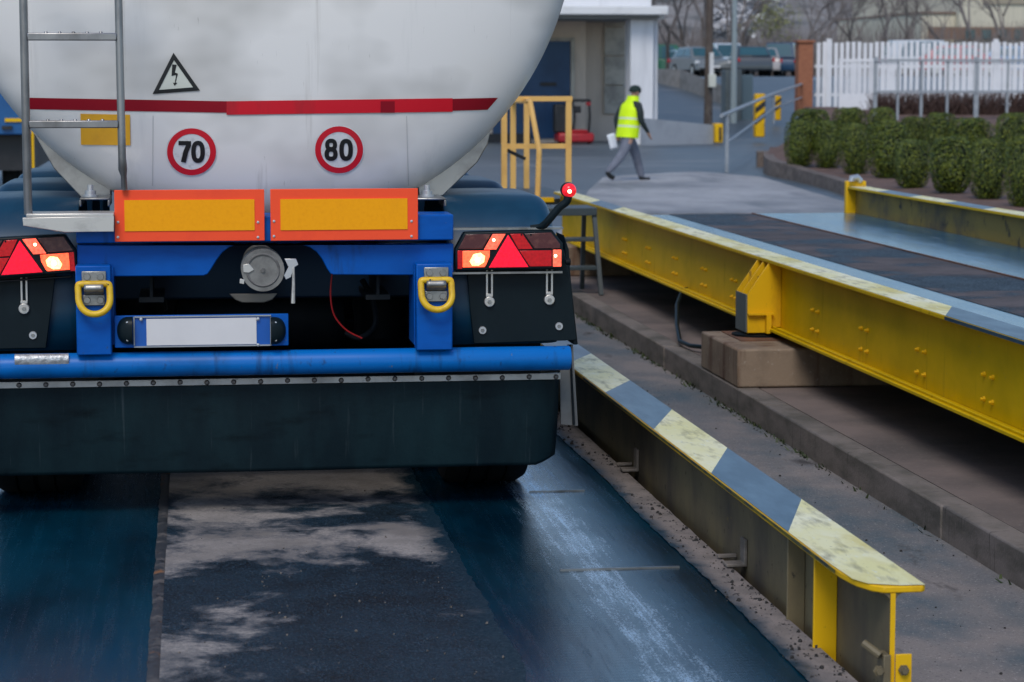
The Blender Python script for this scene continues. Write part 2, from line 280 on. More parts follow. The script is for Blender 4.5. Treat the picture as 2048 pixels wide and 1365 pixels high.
class MB:
    def __init__(s): s.v = []; s.f = []; s.mi = []; s.cur = 0
    def m(s, i): s.cur = i; return s
    def add(s, vs, fs):
        b = len(s.v); s.v += [Vector(p) for p in vs]
        for f in fs: s.f.append([b + i for i in f]); s.mi.append(s.cur)
        return s
    def box(s, a, b):
        x0, y0, z0 = (min(a[i], b[i]) for i in range(3)); x1, y1, z1 = (max(a[i], b[i]) for i in range(3))
        return s.add([(x0, y0, z0), (x1, y0, z0), (x1, y1, z0), (x0, y1, z0), (x0, y0, z1), (x1, y0, z1), (x1, y1, z1), (x0, y1, z1)],
                     [(0, 3, 2, 1), (4, 5, 6, 7), (0, 1, 5, 4), (1, 2, 6, 5), (2, 3, 7, 6), (3, 0, 4, 7)])
    def bar(s, p, q, w, h, up=(0, 0, 1)):
        p, q = Vector(p), Vector(q); d = (q - p).normalized(); up = Vector(up)
        if abs(d.dot(up)) > .95: up = Vector((0, 1, 0))
        r = d.cross(up).normalized(); u = r.cross(d)
        vs = [e + r * (sx * w / 2) + u * (sz * h / 2) for e in (p, q) for sx, sz in ((-1, -1), (1, -1), (1, 1), (-1, 1))]
        return s.add(vs, [(0, 1, 2, 3), (7, 6, 5, 4), (0, 4, 5, 1), (1, 5, 6, 2), (2, 6, 7, 3), (3, 7, 4, 0)])
    def prism(s, poly, y0, y1):                 # polygon in x,z (list of (x,z)) extruded along y
        n = len(poly)
        ar = sum(poly[i][0] * poly[(i + 1) % n][1] - poly[(i + 1) % n][0] * poly[i][1] for i in range(n))
        if ar < 0: poly = poly[::-1]
        vs = [(x, y0, z) for x, z in poly] + [(x, y1, z) for x, z in poly]
        fs = [tuple(range(n)), tuple(range(2 * n - 1, n - 1, -1))] + [(i + n, (i + 1) % n + n, (i + 1) % n, i)[::1] for i in range(n)]
        return s.add(vs, fs)
    def extr(s, poly, vec):                     # any planar 3-D polygon extruded by vec
        n = len(poly); vec = Vector(vec)
        vs = [Vector(p) for p in poly] + [Vector(p) + vec for p in poly]
        return s.add(vs, [tuple(range(n))[::-1], tuple(range(n, 2 * n))] + [(i, (i + 1) % n, (i + 1) % n + n, i + n) for i in range(n)])
    def tube(s, path, rad, seg=10, caps=True, closed=False):
        P = [Vector(p) for p in path]; n = len(P)
        rads = rad if isinstance(rad, (list, tuple)) else [rad] * n
        ref = None; vs = []
        for i in range(n):
            if closed: d = P[(i + 1) % n] - P[i - 1]
            else: d = P[min(i + 1, n - 1)] - P[max(i - 1, 0)]
            d.normalize()
            if ref is None:
                ref = d.orthogonal().normalized()
            ref = (ref - d * ref.dot(d)).normalized(); b = d.cross(ref)
            vs += [P[i] + (ref * cos(2 * PI * k / seg) + b * sin(2 * PI * k / seg)) * rads[i] for k in range(seg)]
        fs = []
        for i in range(n if closed else n - 1):
            j = (i + 1) % n
            for k in range(seg):
                l = (k + 1) % seg; fs.append((i * seg + k, i * seg + l, j * seg + l, j * seg + k))
        if caps and not closed: fs += [tuple(range(seg))[::-1], tuple((n - 1) * seg + k for k in range(seg))]
        return s.add(vs, fs)
    def lathe(s, prof, org, axis='y', seg=32):  # prof: (radius, along)
        org = Vector(org); vs = []
        for r, t in prof:
            for k in range(seg):
                a = 2 * PI * k / seg
                p = {'y': (r * cos(a), t, r * sin(a)), 'z': (r * cos(a), r * sin(a), t), 'x': (t, r * cos(a), r * sin(a))}[axis]
                vs.append(org + Vector(p))
        fs = [(i * seg + k, i * seg + (k + 1) % seg, (i + 1) * seg + (k + 1) % seg, (i + 1) * seg + k) for i in range(len(prof) - 1) for k in range(seg)]
        if prof[0][0] > 1e-6: fs.append(tuple(range(seg))[::-1])
        if prof[-1][0] > 1e-6: fs.append(tuple((len(prof) - 1) * seg + k for k in range(seg)))
        return s.add(vs, fs)
    def grid(s, fn, nu, nv, flip=False):
        vs = [fn(i / nu, j / nv) for i in range(nu + 1) for j in range(nv + 1)]
        w = nv + 1
        fs = [(i * w + j, (i + 1) * w + j, (i + 1) * w + j + 1, i * w + j + 1) for i in range(nu) for j in range(nv)]
        return s.add(vs, [f[::-1] for f in fs] if flip else fs)
    def build(s, name, mats, parent=None, bevel=0, smooth=35, solid=0, fixn=True):
        me = bpy.data.meshes.new(name)
        off = rootof(parent).location if parent else Vector((0, 0, 0))
        me.from_pydata([v - off for v in s.v], [], s.f)
        if not isinstance(mats, (list, tuple)): mats = [mats]
        for m in mats: me.materials.append(m)
        me.polygons.foreach_set("material_index", s.mi)
        if fixn:
            bm = bmesh.new(); bm.from_mesh(me); bmesh.ops.recalc_face_normals(bm, faces=bm.faces); bm.to_mesh(me); bm.free()
        if smooth:
            me.polygons.foreach_set("use_smooth", [True] * len(me.polygons))
            me.set_sharp_from_angle(angle=R(smooth))
        me.update()
        o = bpy.data.objects.new(name, me); COL.objects.link(o)
        if parent: o.parent = parent
        if solid:
            q = o.modifiers.new("thickness", 'SOLIDIFY'); q.thickness = solid; q.offset = 0
        if bevel:
            q = o.modifiers.new("bevel", 'BEVEL'); q.width = bevel; q.segments = 2; q.limit_method = 'ANGLE'; q.angle_limit = R(40)
        return o
def tp(px, py, Y): p = T(px, py, Y); return (p.x, p.z)
def tpoly(pts, Y): return [tp(x, y, Y) for x, y in pts]
def tbox(mb, x0, y0, x1, y1, Y0, Y1):           # box whose front face fills a photograph rectangle in plane Y0
    ym, xm = (y0 + y1) / 2, (x0 + x1) / 2
    return mb.box((T(x0, ym, Y0).x, Y0, T(xm, y1, Y0).z), (T(x1, ym, Y0).x, Y1, T(xm, y0, Y0).z))

# ------------------------------------------------------------------ setting: ground
GZ = 0.0; DECK = .22
def gh(x, y):                                   # terrain height
    t = min(1, max(0, (y - 74) / 32)); t = t * t * (3 - 2 * t)
    return t * 2.0
def ground():
    mb = MB()
    xs = [-400, -150, -60, -25, -10, 0, 5, 10, 15, 20, 30, 45, 70, 110, 200, 500]
    ys = [-30, 0, 10, 20, 30, 45, 60, 72, 74, 77, 80, 83, 86, 89, 92, 95, 98, 101, 104, 107, 115, 140, 200, 320, 2600]
    for i in range(len(xs) - 1):
        for j in range(len(ys) - 1):
            q = [(xs[i], ys[j]), (xs[i + 1], ys[j]), (xs[i + 1], ys[j + 1]), (xs[i], ys[j + 1])]
            mb.add([(a, b, gh(a, b)) for a, b in q], [(0, 1, 2, 3)])
    tag(mb.build("ground", m_road, smooth=60), kind="structure")
ground()
# asphalt lane between the two weighbridges
tag(MB().box((2.0, 3, -.05), (3.2, 26, .004)).build("asphalt_lane", m_asph), kind="structure")
# pale apron beyond the far weighbridge
ap = [(3.3, 24.2), (9.6, 24.2), (10.4, 38), (11.3, 47.5), (10.6, 50.5), (8.2, 48), (7.0, 42.5), (5.6, 35.5), (4.3, 29)]
tag(MB().extr([(x, y, -.02) for x, y in ap], (0, 0, .024)).build("concrete_apron", m_apron), kind="structure")
# plinth carrying the far weighbridge, with kerb face
mb = MB(); n = 60
rngk = random.Random(17); yk = 4.0
while yk < 23.7:
    l_ = rngk.uniform(2.6, 3.6); dx = rngk.uniform(-.003, .003); dz = rngk.uniform(-.003, .001)
    mb.box((3.2 + dx, yk + .002, -.05), (3.338, min(yk + l_ - .002, 23.8), .154 + dz)); yk += l_
tag(mb.build("kerb", m_kerb, bevel=.010), kind="structure")
tag(MB().box((3.341, 4.0, -.05), (7.4, 23.8, .149)).build("concrete_plinth", m_plinth), kind="structure")

# ------------------------------------------------------------------ near weighbridge
wb = thing("weighbridge", "near weighbridge deck of wet steel plates and stained concrete under the tanker", "weighbridge", (.4, 9, 0))
DY0, DY1 = 4.5, 24.0
PL, PR = .91, 1.80
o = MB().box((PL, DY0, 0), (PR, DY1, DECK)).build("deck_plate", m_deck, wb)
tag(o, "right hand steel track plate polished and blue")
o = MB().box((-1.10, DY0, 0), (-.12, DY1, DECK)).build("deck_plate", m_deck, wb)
tag(o, "left hand steel track plate in shadow")
def strip(u, v):
    y = DY0 + (DY1 - DY0) * v
    e = (.03 * mnoise.noise(Vector((y * 1.7, 3, 0))) + .02 * mnoise.noise(Vector((y * 6, 9, 0))) + .012 * mnoise.noise(Vector((y * 19, 2, 0))))
    x = -.119 + (PL + .06 + .119 + e) * u if u else -.119
    ed = min(1, (1 - u) * 6)
    return Vector((x, y, DECK + .0006 + ed * (.0034 + .003 * mnoise.noise(Vector((x * 5, y * 5, 1))))))
MB().grid(strip, 20, 420).build("concrete_infill", m_strip_conc, wb)
MB().box((-.119, DY0, 0), (PL - .001, DY1, DECK - .01)).build("deck_core", m_dark, wb)
def edge(u, v):
    y = DY0 + (DY1 - DY0) * v
    e = .012 * mnoise.noise(Vector((y * .8, 7, 0))) + .006 * mnoise.noise(Vector((y * 9, 5, 0))) + .005 * mnoise.noise(Vector((y * 27, 3, 0)))
    x0 = PR - .01 + e
    return Vector((x0 + (1.925 - x0) * u, y, DECK + .005 + .003 * mnoise.noise(Vector((u * 4, y * 7, 4)))))
MB().grid(edge, 6, 600).build("concrete_edge", m_side_conc, wb)
MB().box((PR + .001, DY0, 0), (1.92, DY1, DECK - .002)).build("edge_beam", m_kerb, wb)
for px, py, x0, x1 in ((1200, 1140, 1.30, 1.74), (1150, 983, 1.42, 1.66)):
    y = GP(px, py, DECK).y
    MB().box((x0, y - .006, DECK - .002), (x1, y + .006, DECK + .006)).build("weld_seam", m_steel, wb)
m_seam = M("damp_seam", (.030, .034, .040), [((.10, .09, .085), .8, 9, (1, 1, 1), .50, .64), ((.20, .085, .03), .8, 5, (1, 1, 1), .60, .68), ((.008, .010, .012), .5, 30, one, .56, .66)], rough=.6)
def seamf(x0, w, sd):
    def fn(u, v):
        y = DY0 + (DY1 - DY0) * v
        e = .5 + .5 * mnoise.noise(Vector((y * 4, sd, 0))) + .4 * mnoise.noise(Vector((y * 15, sd, 3)))
        return Vector((x0 + w * (u - .5) * (1 + .6 * e), y, DECK + .0065 - .005 * abs(2 * u - 1)))
    return fn
MB().grid(seamf(-.135, .035, 2), 4, 500).build("infill_seam", m_seam, wb)
# loose grit on the concrete
mb = MB(); rng = random.Random(4)
for i in range(420):
    x = rng.uniform(-.08, .95) if i % 5 else rng.uniform(1.78, 1.91)
    y = rng.uniform(6.6, 9.4) if i % 3 else rng.uniform(6.6, 10.5)
    r = .0012 + .0052 * rng.random() ** 5.0
    c = Vector((x, y, DECK + .005 + r * .4))
    a = rng.random() * 6
    vs = [c + Vector((cos(a + k * 2.1) * r * rng.uniform(.7, 1.3), sin(a + k * 2.1) * r * rng.uniform(.7, 1.3), -r * .6)) for k in range(3)] + [c + Vector((cos(a + 1 + k * 2.1) * r * .6, sin(a + 1 + k * 2.1) * r * .6, r * .5)) for k in range(3)]
    mb.add(vs, [(0, 1, 3), (1, 4, 3), (1, 2, 4), (2, 5, 4), (2, 0, 5), (0, 3, 5), (3, 4, 5), (2, 1, 0)])
tag(mb.build("gravel", m_stone, smooth=0), "pale grit and small stones scattered on the stained concrete infill", "gravel", kind="stuff")

mb = MB(); rng = random.Random(31)
for i in range(900):
    if i < 560: x = 1.92 - .13 * rng.random() ** 1.5; y = rng.uniform(6.4, 14); z0 = DECK + .006
    else: x = rng.uniform(2.1, 3.18); y = rng.uniform(6.2, 16); z0 = .004
    if mnoise.noise(Vector((x * 6, y * 2.2, 5))) < -.12: continue
    r = .0025 + .0085 * rng.random() ** 3.0
    c = Vector((x, y, z0 + r * .4)); a = rng.random() * 6
    vs = [c + Vector((cos(a + k * 2.1) * r * rng.uniform(.7, 1.3), sin(a + k * 2.1) * r * rng.uniform(.7, 1.3), -r * .6)) for k in range(3)] + [c + Vector((cos(a + 1 + k * 2.1) * r * .6, sin(a + 1 + k * 2.1) * r * .6, r * .5)) for k in range(3)]
    mb.add(vs, [(0, 1, 3), (1, 4, 3), (1, 2, 4), (2, 5, 4), (2, 0, 5), (0, 3, 5), (3, 4, 5), (2, 1, 0)])
tag(mb.build("grit", M("dark_grit", (.022, .021, .021), rough=.85), smooth=0), "dark crumbs of dirt along the concrete edge and the asphalt lane", "grit", kind="stuff")

def girder_web(mb, x, y0, y1, z0, z1, t=.014): mb.box((x - t / 2, y0, z0), (x + t / 2, y1, z1))
# near rail: I beam standing along the deck edge
XL, XR, XW, ZF = 1.883, 2.083, 1.985, .54
YE = GP(1836, 1172, ZF).y
rail = thing("guide_rail", "nearest I beam guide rail with yellow and black diagonal stripes beside the wet deck", "guide rail", (XW, YE, 0))
mb = MB(); girder_web(mb, XW, YE + .004, 24, .0, ZF - .02)
seg = 8                                          # small fillet between web and flange
for sx in (-1, 1):
    pts = [(XW + sx * .007, ZF - .05)] + [(XW + sx * (.007 + .03 * (1 - cos(R(a)))), ZF - .05 + .03 * sin(R(a))) for a in (20, 45, 70, 90)] + [(XW + sx * .007, ZF - .019)]
    mb.prism(pts, YE + .006, 24)
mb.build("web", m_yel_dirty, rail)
MB().box((XW - .0075, YE + .0005, .0), (XW + .0075, YE + .0035, ZF - .0205)).build('web_end', m_yel_bright, rail)
cut = [(XR, YE + .012), (XR - .012, YE), (XL + .075, YE), (XL + .045, YE + .03), (XL + .018, YE + .10), (XL + .004, YE + .22), (XL, YE + .34), (XL, 24), (XR, 24)]
mb = MB().extr([(x, y, ZF - .02) for x, y in cut], (0, 0, .02))
mb.build("top_flange", m_yel_bright, rail, bevel=.004)
mb = MB(); bnds = [(YE + .0015, YE + .0015)]
for pr, pl in (((1593, 1000), (1565, 1066)), ((1455, 897), (1415, 948)), ((1345, 820), (1308, 860)), ((1252, 762), (1222, 786))):
    bnds.append((GP(*pl, ZF).y, GP(*pr, ZF).y))
while bnds[-1][0] < 22.5: bnds.append((bnds[-1][0] + 1.15, bnds[-1][1] + 1.15))
def lx(y):                                       # left outline of the flange
    d = y - YE
    return XL + .003 + (.075 * max(0, 1 - d / .03) + .04 * max(0, 1 - d / .10) + .012 * max(0, 1 - d / .34) if d < .34 else 0)
for i in range(len(bnds) - 1):
    (l0, r0), (l1, r1) = bnds[i], bnds[i + 1]; mb.m(i % 2)
    nn = 24
    for k in range(nn):
        a, b = k / nn, (k + 1) / nn
        la, lb, ra, rb = l0 + (l1 - l0) * a, l0 + (l1 - l0) * b, r0 + (r1 - r0) * a, r0 + (r1 - r0) * b
        mb.add([(lx(la), la, ZF + .0025), (XR - .003, ra, ZF + .0025), (XR - .003, rb, ZF + .0025), (lx(lb), lb, ZF + .0025)], [(0, 1, 2, 3)])
mb.build("stripe_paint", [m_cream, m_stripe], rail, smooth=0)
mb = MB()                                        # dark chipped lip along the inner edge
for i in range(1, 70):
    y0 = YE + .05 + i * .07; a = .5 + .5 * mnoise.noise(Vector((y0 * 2, 0, 0)))
    if y0 > YE + .2: mb.box((XL - .0025, y0, ZF - .016 * (.5 + a * .5)), (XL - .0005, y0 + .0695, ZF - .001))
mb.build("edge_wear", m_edge, rail)
for py_, w in ((7.22, .075), (7.62, .06)):
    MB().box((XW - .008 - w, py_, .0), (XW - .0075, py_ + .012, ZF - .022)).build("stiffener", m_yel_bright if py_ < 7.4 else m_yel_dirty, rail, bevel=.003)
for yb in (8.45, 10.6):
    b = MB().extr([(1.90, yb, DECK + .01), (1.90, yb, DECK + .022), (XW - .020, yb, DECK + .022), (XW - .020, yb, DECK + .11), (XW - .008, yb, DECK + .11), (XW - .008, yb, DECK + .01)], (0, .07, 0))
    b.build("web_bracket", m_kerb, rail, bevel=.003)
    MB().box((1.905, yb + .17, DECK + .01), (XW - .008, yb + .19, DECK + .024)).build("web_cleat", m_kerb, rail, bevel=.003)
zb = T(1785, 1308, YE).z
b = MB().box((XW + .008, YE - .012, .02), (XW + .055, YE - .002, zb)); b.build("end_plate", m_yel_bright, rail, bevel=.002)
b = MB().box((XW - .03, YE - .016, .05), (XW - .008, YE + .05, zb)); b.build("end_bracket", m_yel_dirty, rail, bevel=.003)
for dx, dz in ((-.045, -.045), (.03, -.045)):
    b = MB(); b.lathe([(.0, -.02), (.010, -.02), (.010, -.010), (.016, -.010), (.016, 0), (0, 0)], (XW + dx, YE - .012, zb + dz), 'y', 6)
    b.build("bolt", m_yel_dirty, rail)
b = MB().tube([(XW - .075, YE + .04, zb + .025), (XW - .035, YE + .0, zb - .005)], .012, 8); b.build("pin", m_yel_dirty, rail)

# ------------------------------------------------------------------ far weighbridge
fw = thing("weighbridge", "far raised weighbridge with yellow bolted girder and pale striped flange on a concrete pier", "weighbridge", (5, 14, .149))
GX0, GX1, GXW, GT, GB = 3.53, 3.71, 3.62, .87, .43
mb = MB(); girder_web(mb, GXW, 5, 23.6, GB + .02, GT - .02); mb.build("girder_web", m_yel, fw)
MB().box((GX0, 5, GT - .02), (GX1, 23.6, GT)).build("girder_top_flange", m_yel, fw, bevel=.003)
b = MB().box((GX0, 5, GB), (GX1, 23.6, GB + .018)); b.box((GX0 + .02, 5, GB + .0185), (GX0 + .032, 23.6, GB + .032)); b.build("girder_bottom_flange", m_yel, fw, bevel=.003)
mb = MB(); yb = GP(1899, 641, GT - .02).y
cur = 0; ys = [5, yb - 1.15, yb, yb + 6.9, yb + 8.05, yb + 9.2, yb + 10.4, 23.6]; sk = .45
for i in range(len(ys) - 1):
    mb.m([0, 1, 0, 0, 0, 1, 0][i])
    a, c = ys[i], ys[i + 1]
    sa = sk if 0 < i else 0; sc = sk if i < len(ys) - 2 else 0
    mb.add([(GX0 + .002, a, GT + .0025), (GX1 - .002, a + sa, GT + .0025), (GX1 - .002, c + sc, GT + .0025), (GX0 + .002, c, GT + .0025)], [(0, 1, 2, 3)])
mb.build("stripe_paint", [m_cream, m_stripe], fw, smooth=0)
MB().box((GX0 - .0028, 5, GT - .017), (GX0 - .0005, yb, GT - .001)).build("edge_stripe", m_stripe, fw)
proto = None
for pxc in (1252, 1299, 1353, 1411, 1471, 1635, 1734, 1849, 1985):
    Y = SX(pxc, 600, GXW).y
    for dy in (-.06, .06):
        for z in (.52, .635):
            if proto is None:
                b = MB().lathe([(0, -.022), (.008, -.022), (.008, -.011), (.0135, -.011), (.0135, 0), (0, 0)], (0, 0, 0), 'x', 6)
                proto = b.build("bolt", m_yel_bright); q = proto
            else:
                q = proto.copy(); COL.objects.link(q)
            q.parent = fw; q.location = Vector((GXW - .0072, Y + dy, z)) - fw.location
FD = .67
def bx(name, a, b, m, par, **k): return MB().box(a, b).build(name, m, par, **k)
bx("deck_plate", (GXW + .02, 5, FD - .05), (4.57, 23.0, FD), m_deckfar, fw)
bx("concrete_infill", (4.57, 5, FD - .05), (5.40, 23.0, FD + .004), m_far_conc, fw)
bx("deck_plate", (5.40, 5, FD - .05), (6.39, 23.0, FD + .008), m_deckfar, fw)
bx("seam_angle", (5.385, 5, FD), (5.399, 23.0, FD + .014), m_rust, fw)
for x in (4.6, 5.5, 6.3): bx("under_beam", (x, 5, .40), (x + .10, 23.4, FD - .052), m_dark, fw)
bx("end_beam", (GXW + .02, 23.0, .149), (6.39, 23.2, FD), m_kerb, fw)
fr = empty("tmp"); bpy.data.objects.remove(fr)
MB().box((6.395, 5, .42), (6.415, 22.9, .915)).build("outer_web", m_yel_dirty if False else M("outer_rail_paint", (.34, .215, .02), [((.12, .09, .05), .7, 3, (1, .5, .6), .45, .65), ((.05, .045, .04), .8, 7, one, .58, .7)], rough=.55), fw)
MB().box((6.31, 5, .915), (6.50, 22.9, .935)).build("outer_flange", m_yel, fw, bevel=.003)
mb = MB()
for i in range(18):
    y = 22.9 - i * 1.02; mb.m(i % 2)
    if y - 1.02 > 5: mb.add([(6.313, y - 1.02, .9375), (6.497, y - 1.02 + .2, .9375), (6.497, min(y + .2, 22.89), .9375), (6.313, y, .9375)], [(0, 1, 2, 3)])
mb.build("outer_stripe_paint", [m_cream, m_stripe], fw, smooth=0)
bx("outer_end_post", (6.30, 22.9, .42), (6.50, 22.98, .99), m_yel_bright, fw, bevel=.01)
MB().tube([(6.34, 22.86, .99), (6.34, 22.86, 1.02), (6.40, 22.88, 1.03), (6.44, 22.9, .99)], .03, 8).build("end_cap", m_zinc, fw)
# bearing box with slanted gussets
YB = 14.6
gus = [(3.40, GB + .0), (3.40, .66), (3.525, GT - .022), (GXW - .008, GT - .022), (GXW - .008, GB + .019)]
for i, y in enumerate((YB, YB + .15, YB + .30)):
    MB().prism([(3.40, GB - .012), (3.40, .66), (3.53, GT - .022), (GXW - .008, GT - .022), (GXW - .008, GB + .022), (3.525, GB + .022), (3.525, GB - .012)], y, y + .016).build("bearing_gusset", m_yel_bright, fw, bevel=.002)
bx("bearing_side_plate", (3.392, YB + .017, GB - .01), (3.4005, YB + .299, .655), m_bin, fw)
bx("bearing_ledge", (3.40, YB - .03, GB + .10), (3.56, YB - .001, GB + .112), m_yel_bright, fw)
bx("bearing_foot", (3.51, YB - .05, GB - .012), (3.54, YB - .001, GB + .099), m_yel_bright, fw)
mb = MB().lathe([(0, 0), (.17, 0), (.17, .012), (.11, .014), (.11, .024), (0, .024)], (3.5, YB + .12, .392), 'z', 20); mb.build("bearing_pad", m_dark, fw)
P = lambda px, py: SX(px, py, 3.5)
MB().tube([(3.63, 17.5, .44), (3.56, 17.4, .44), (3.46, 17.1, .36), (3.36, 16.6, .26), (3.31, 16.25, .19), (3.33, 16.0, .185), (3.40, 15.75, .20), (3.5, 15.5, .23)], .015, 8).build("hose", m_panel, fw)
# pier
pier = thing("concrete_pier", "rust stained concrete pier block under the yellow bearing of the far girder", "pier", (3.6, 14.5, .15))
MB().box((3.203, 14.0, .1535), (4.15, 15.05, .385)).build("block", m_pier, pier, bevel=.012)
MB().box((3.32, 14.42, .3855), (3.68, 14.98, .392)).build("rusty_plate", m_rust, pier)
p2 = thing("concrete_pier", "shadowed concrete pier at the far end of the yellow girder behind the metal steps", "pier", (3.7, 22.5, .15))
MB().box((3.42, 22.2, .15), (4.1, 23.1, .428)).build("block", m_pier, p2, bevel=.012)
# dark rubbish / weeds along the kerb foot
mb = MB(); rng = random.Random(8)
for i in range(700):
    t = rng.random(); Y = 12.2 + 10 * t if i < 640 else rng.uniform(7.5, 12)
    dens = mnoise.noise(Vector((Y * 1.1, 4, 0)))
    if dens < -.05 and rng.random() < .8: continue
    c = Vector((3.195 - .045 * rng.random() ** 2, Y, .004)); h = .006 + .020 * rng.random(); a = rng.random() * 6
    w = .003 + .006 * rng.random(); d = Vector((cos(a), sin(a), 0)); tip = Vector((rng.uniform(-.025, .01), rng.uniform(-.03, .03), h))
    mb.add([c - d * w, c + d * w, c + d * w * .6 + tip, c - d * w * .5 + tip * .9], [(0, 1, 2, 3)])
tag(mb.build("weeds", m_weed, smooth=0, fixn=False), "low green weeds growing along the foot of the kerb", "weeds", kind="stuff")

# steel steps at the girder
st = thing("metal_steps", "dark steel step stool standing by the far end of the yellow girder", "steps", (3.35, 20.6, .15))
fx0, fx1 = 2.98, 3.42
fx0 = T(1108, 500, 20.2).x
for y, x in ((20.2, 3.43), (20.2, fx0)):
    MB().bar((x, 20.20, .15), (x - .03, 20.42, .87), .035, .05).build("side_rail", m_ladderdark, st)
    MB().bar((x - .06, 20.85, .15), (x - .05, 20.80, .87), .035, .05).build("rear_leg", m_ladderdark, st)
for i, (z, yy) in enumerate(((.36, 20.27), (.60, 20.34))):
    bx("tread", (fx0 - .01, yy, z), (3.41, yy + .17, z + .03), m_ladderdark, st, bevel=.004)
bx("top_tread", (fx0 - .03, 20.36, .82), (3.42, 20.86, .885), m_ladderdark, st, bevel=.004)

# yellow safety railing at the girder's end
rl = thing("safety_railing", "yellow tubular safety railing on the landing at the far end of the girder", "railing", (3.4, 24.6, .8))
def yz(px, py, Y): return T(px, py, Y)
def ytube(pts, Y, r=.022, nm="rail", m=m_yel_rail): 
    return MB().tube([T(a, b, Y) for a, b in pts], r, 8).build(nm, m, rl)
YR0, YR1 = 24.2, 25.3
LZ = .80
def post(px, top, Y, bottom=None):
    a = T(px, top, Y); return MB().box((a.x - .028, Y - .028, LZ if bottom is None else bottom), (a.x + .028, Y + .028, a.z)).build("post", m_yel_rail, rl)
post(1137, 200, YR0); post(1008, 205, YR0); post(1026, 200, YR1); post(1053, 200, YR1 + .6)
a, b_ = T(1008, 198, YR0), T(1144, 198, YR0); MB().box((a.x - .03, YR0 - .03, a.z - .025), (b_.x, YR0 + .03, a.z + .025)).build("top_rail", m_yel_rail, rl)
a = T(1008, 293, YR0); MB().box((a.x + .029, YR0 - .02, a.z - .025), (T(1137, 293, YR0).x - .029, YR0 + .02, a.z + .025)).build("mid_rail", m_yel_rail, rl)
MB().tube([T(1056, 203, 24.0), T(1060, 203, 23.9), T(1078, 300, 23.7), T(1078, 306, 23.7), (T(1075, 380, 23.7).x, 23.7, LZ)], .028, 8).build("stair_handrail", m_yel_rail, rl)
MB().bar(T(1026, 200, YR1), T(1056, 203, 24.0), .05, .05).build("top_rail", m_yel_rail, rl)
MB().bar(T(1012, 300, YR0), T(1050, 318, 24.4), .02, .03).build("brace", m_blackp, rl)
la, lb = T(1000, 385, 24), T(1150, 385, 24)
bx("landing", (la.x - .25, 23.65, .74), (lb.x + .02, 26.2, .80), m_ladderdark, rl)
bx("landing_edge", (la.x, 23.60, .77), (T(1108, 385, 23.6).x, 23.648, .815), m_yel_bright, rl)
bx("landing_edge", (T(1122, 385, 23.6).x, 23.60, .77), (lb.x, 23.648, .825), m_yel_bright, rl)
for x in (la.x + .05, lb.x - .1):
    for y in (23.8, 26.0): bx("landing_leg", (x, y, 0), (x + .06, y + .06, .739), m_ladderdark, rl)

# ------------------------------------------------------------------ tank trailer
YT = 9.95
tc = T(524, -175, 10.27); TKX, TCZ, TR = tc.x, tc.z, 1.322; TCX = T(530, 500, 9.85).x
HD, HN = .34, 3.0
trailer = thing("tank_trailer", "white tanker trailer with blue chassis, lit red rear lamps and two speed stickers", "tanker trailer", (TCX, 11.9, DECK))
def heady(x, z):
    r = min(1, math.hypot(x - TKX, z - TCZ) / TR)
    return YT + HD * (1 - (1 - r ** HN) ** (1 / HN))
def onhead(px, py, off=.003):
    Y = YT + .05
    for _ in range(6):
        p = T(px, py, Y); Y = heady(p.x, p.z)
    return Vector((p.x, Y - off, p.z))
prof = []
for i in range(41):
    r = TR * sin(PI / 2 * i / 40); prof.append((max(r, 0), YT + HD * (1 - (1 - (r / TR) ** HN) ** (1 / HN))))
prof += [(TR, 12), (TR, 14), (TR, 17), (TR, 21.5), (TR * .97, 21.75), (TR * .7, 21.95), (0, 22.0)]
tank = MB().lathe([(r, y) for r, y in prof], (TKX, 0, TCZ), 'y', 160).build("tank", m_tank, trailer, smooth=60)
def decal_quad(name, c4, mat, off=.003, nu=12, nv=4, label=None, hidden=None):
    def fn(u, v):
        a = Vector(c4[0]) * (1 - u) + Vector(c4[1]) * u; b = Vector(c4[3]) * (1 - u) + Vector(c4[2]) * u
        p = a * (1 - v) + b * v; return onhead(p.x, p.y, off)
    o = MB().grid(fn, nu, nv).build(name, mat, tank, smooth=60)
    if label: o["label"] = label
    return o
decal_quad("red_stripe", [(58, 196), (456, 203), (456, 226), (58, 219)], m_redpaint, label="darker red stripe on the left of the tank end")
decal_quad("red_tape", [(453, 203), (905, 197), (905, 224), (453, 230)], m_redtape, .005, label="brighter red tape patch over the stripe")
decal_quad("red_stripe", [(904, 198), (996, 196), (975, 220), (904, 222)], m_redpaint, .0035, label="darker red stripe with a slanted right end")
decal_quad("yellow_sticker", [(161, 228), (260, 230), (261, 291), (162, 290)], m_yellowsticker, .005)
decal_quad("tape_scuff", [(761, 203), (789, 203), (789, 226), (761, 226)], m_redpaint, .0065, 2, 2)
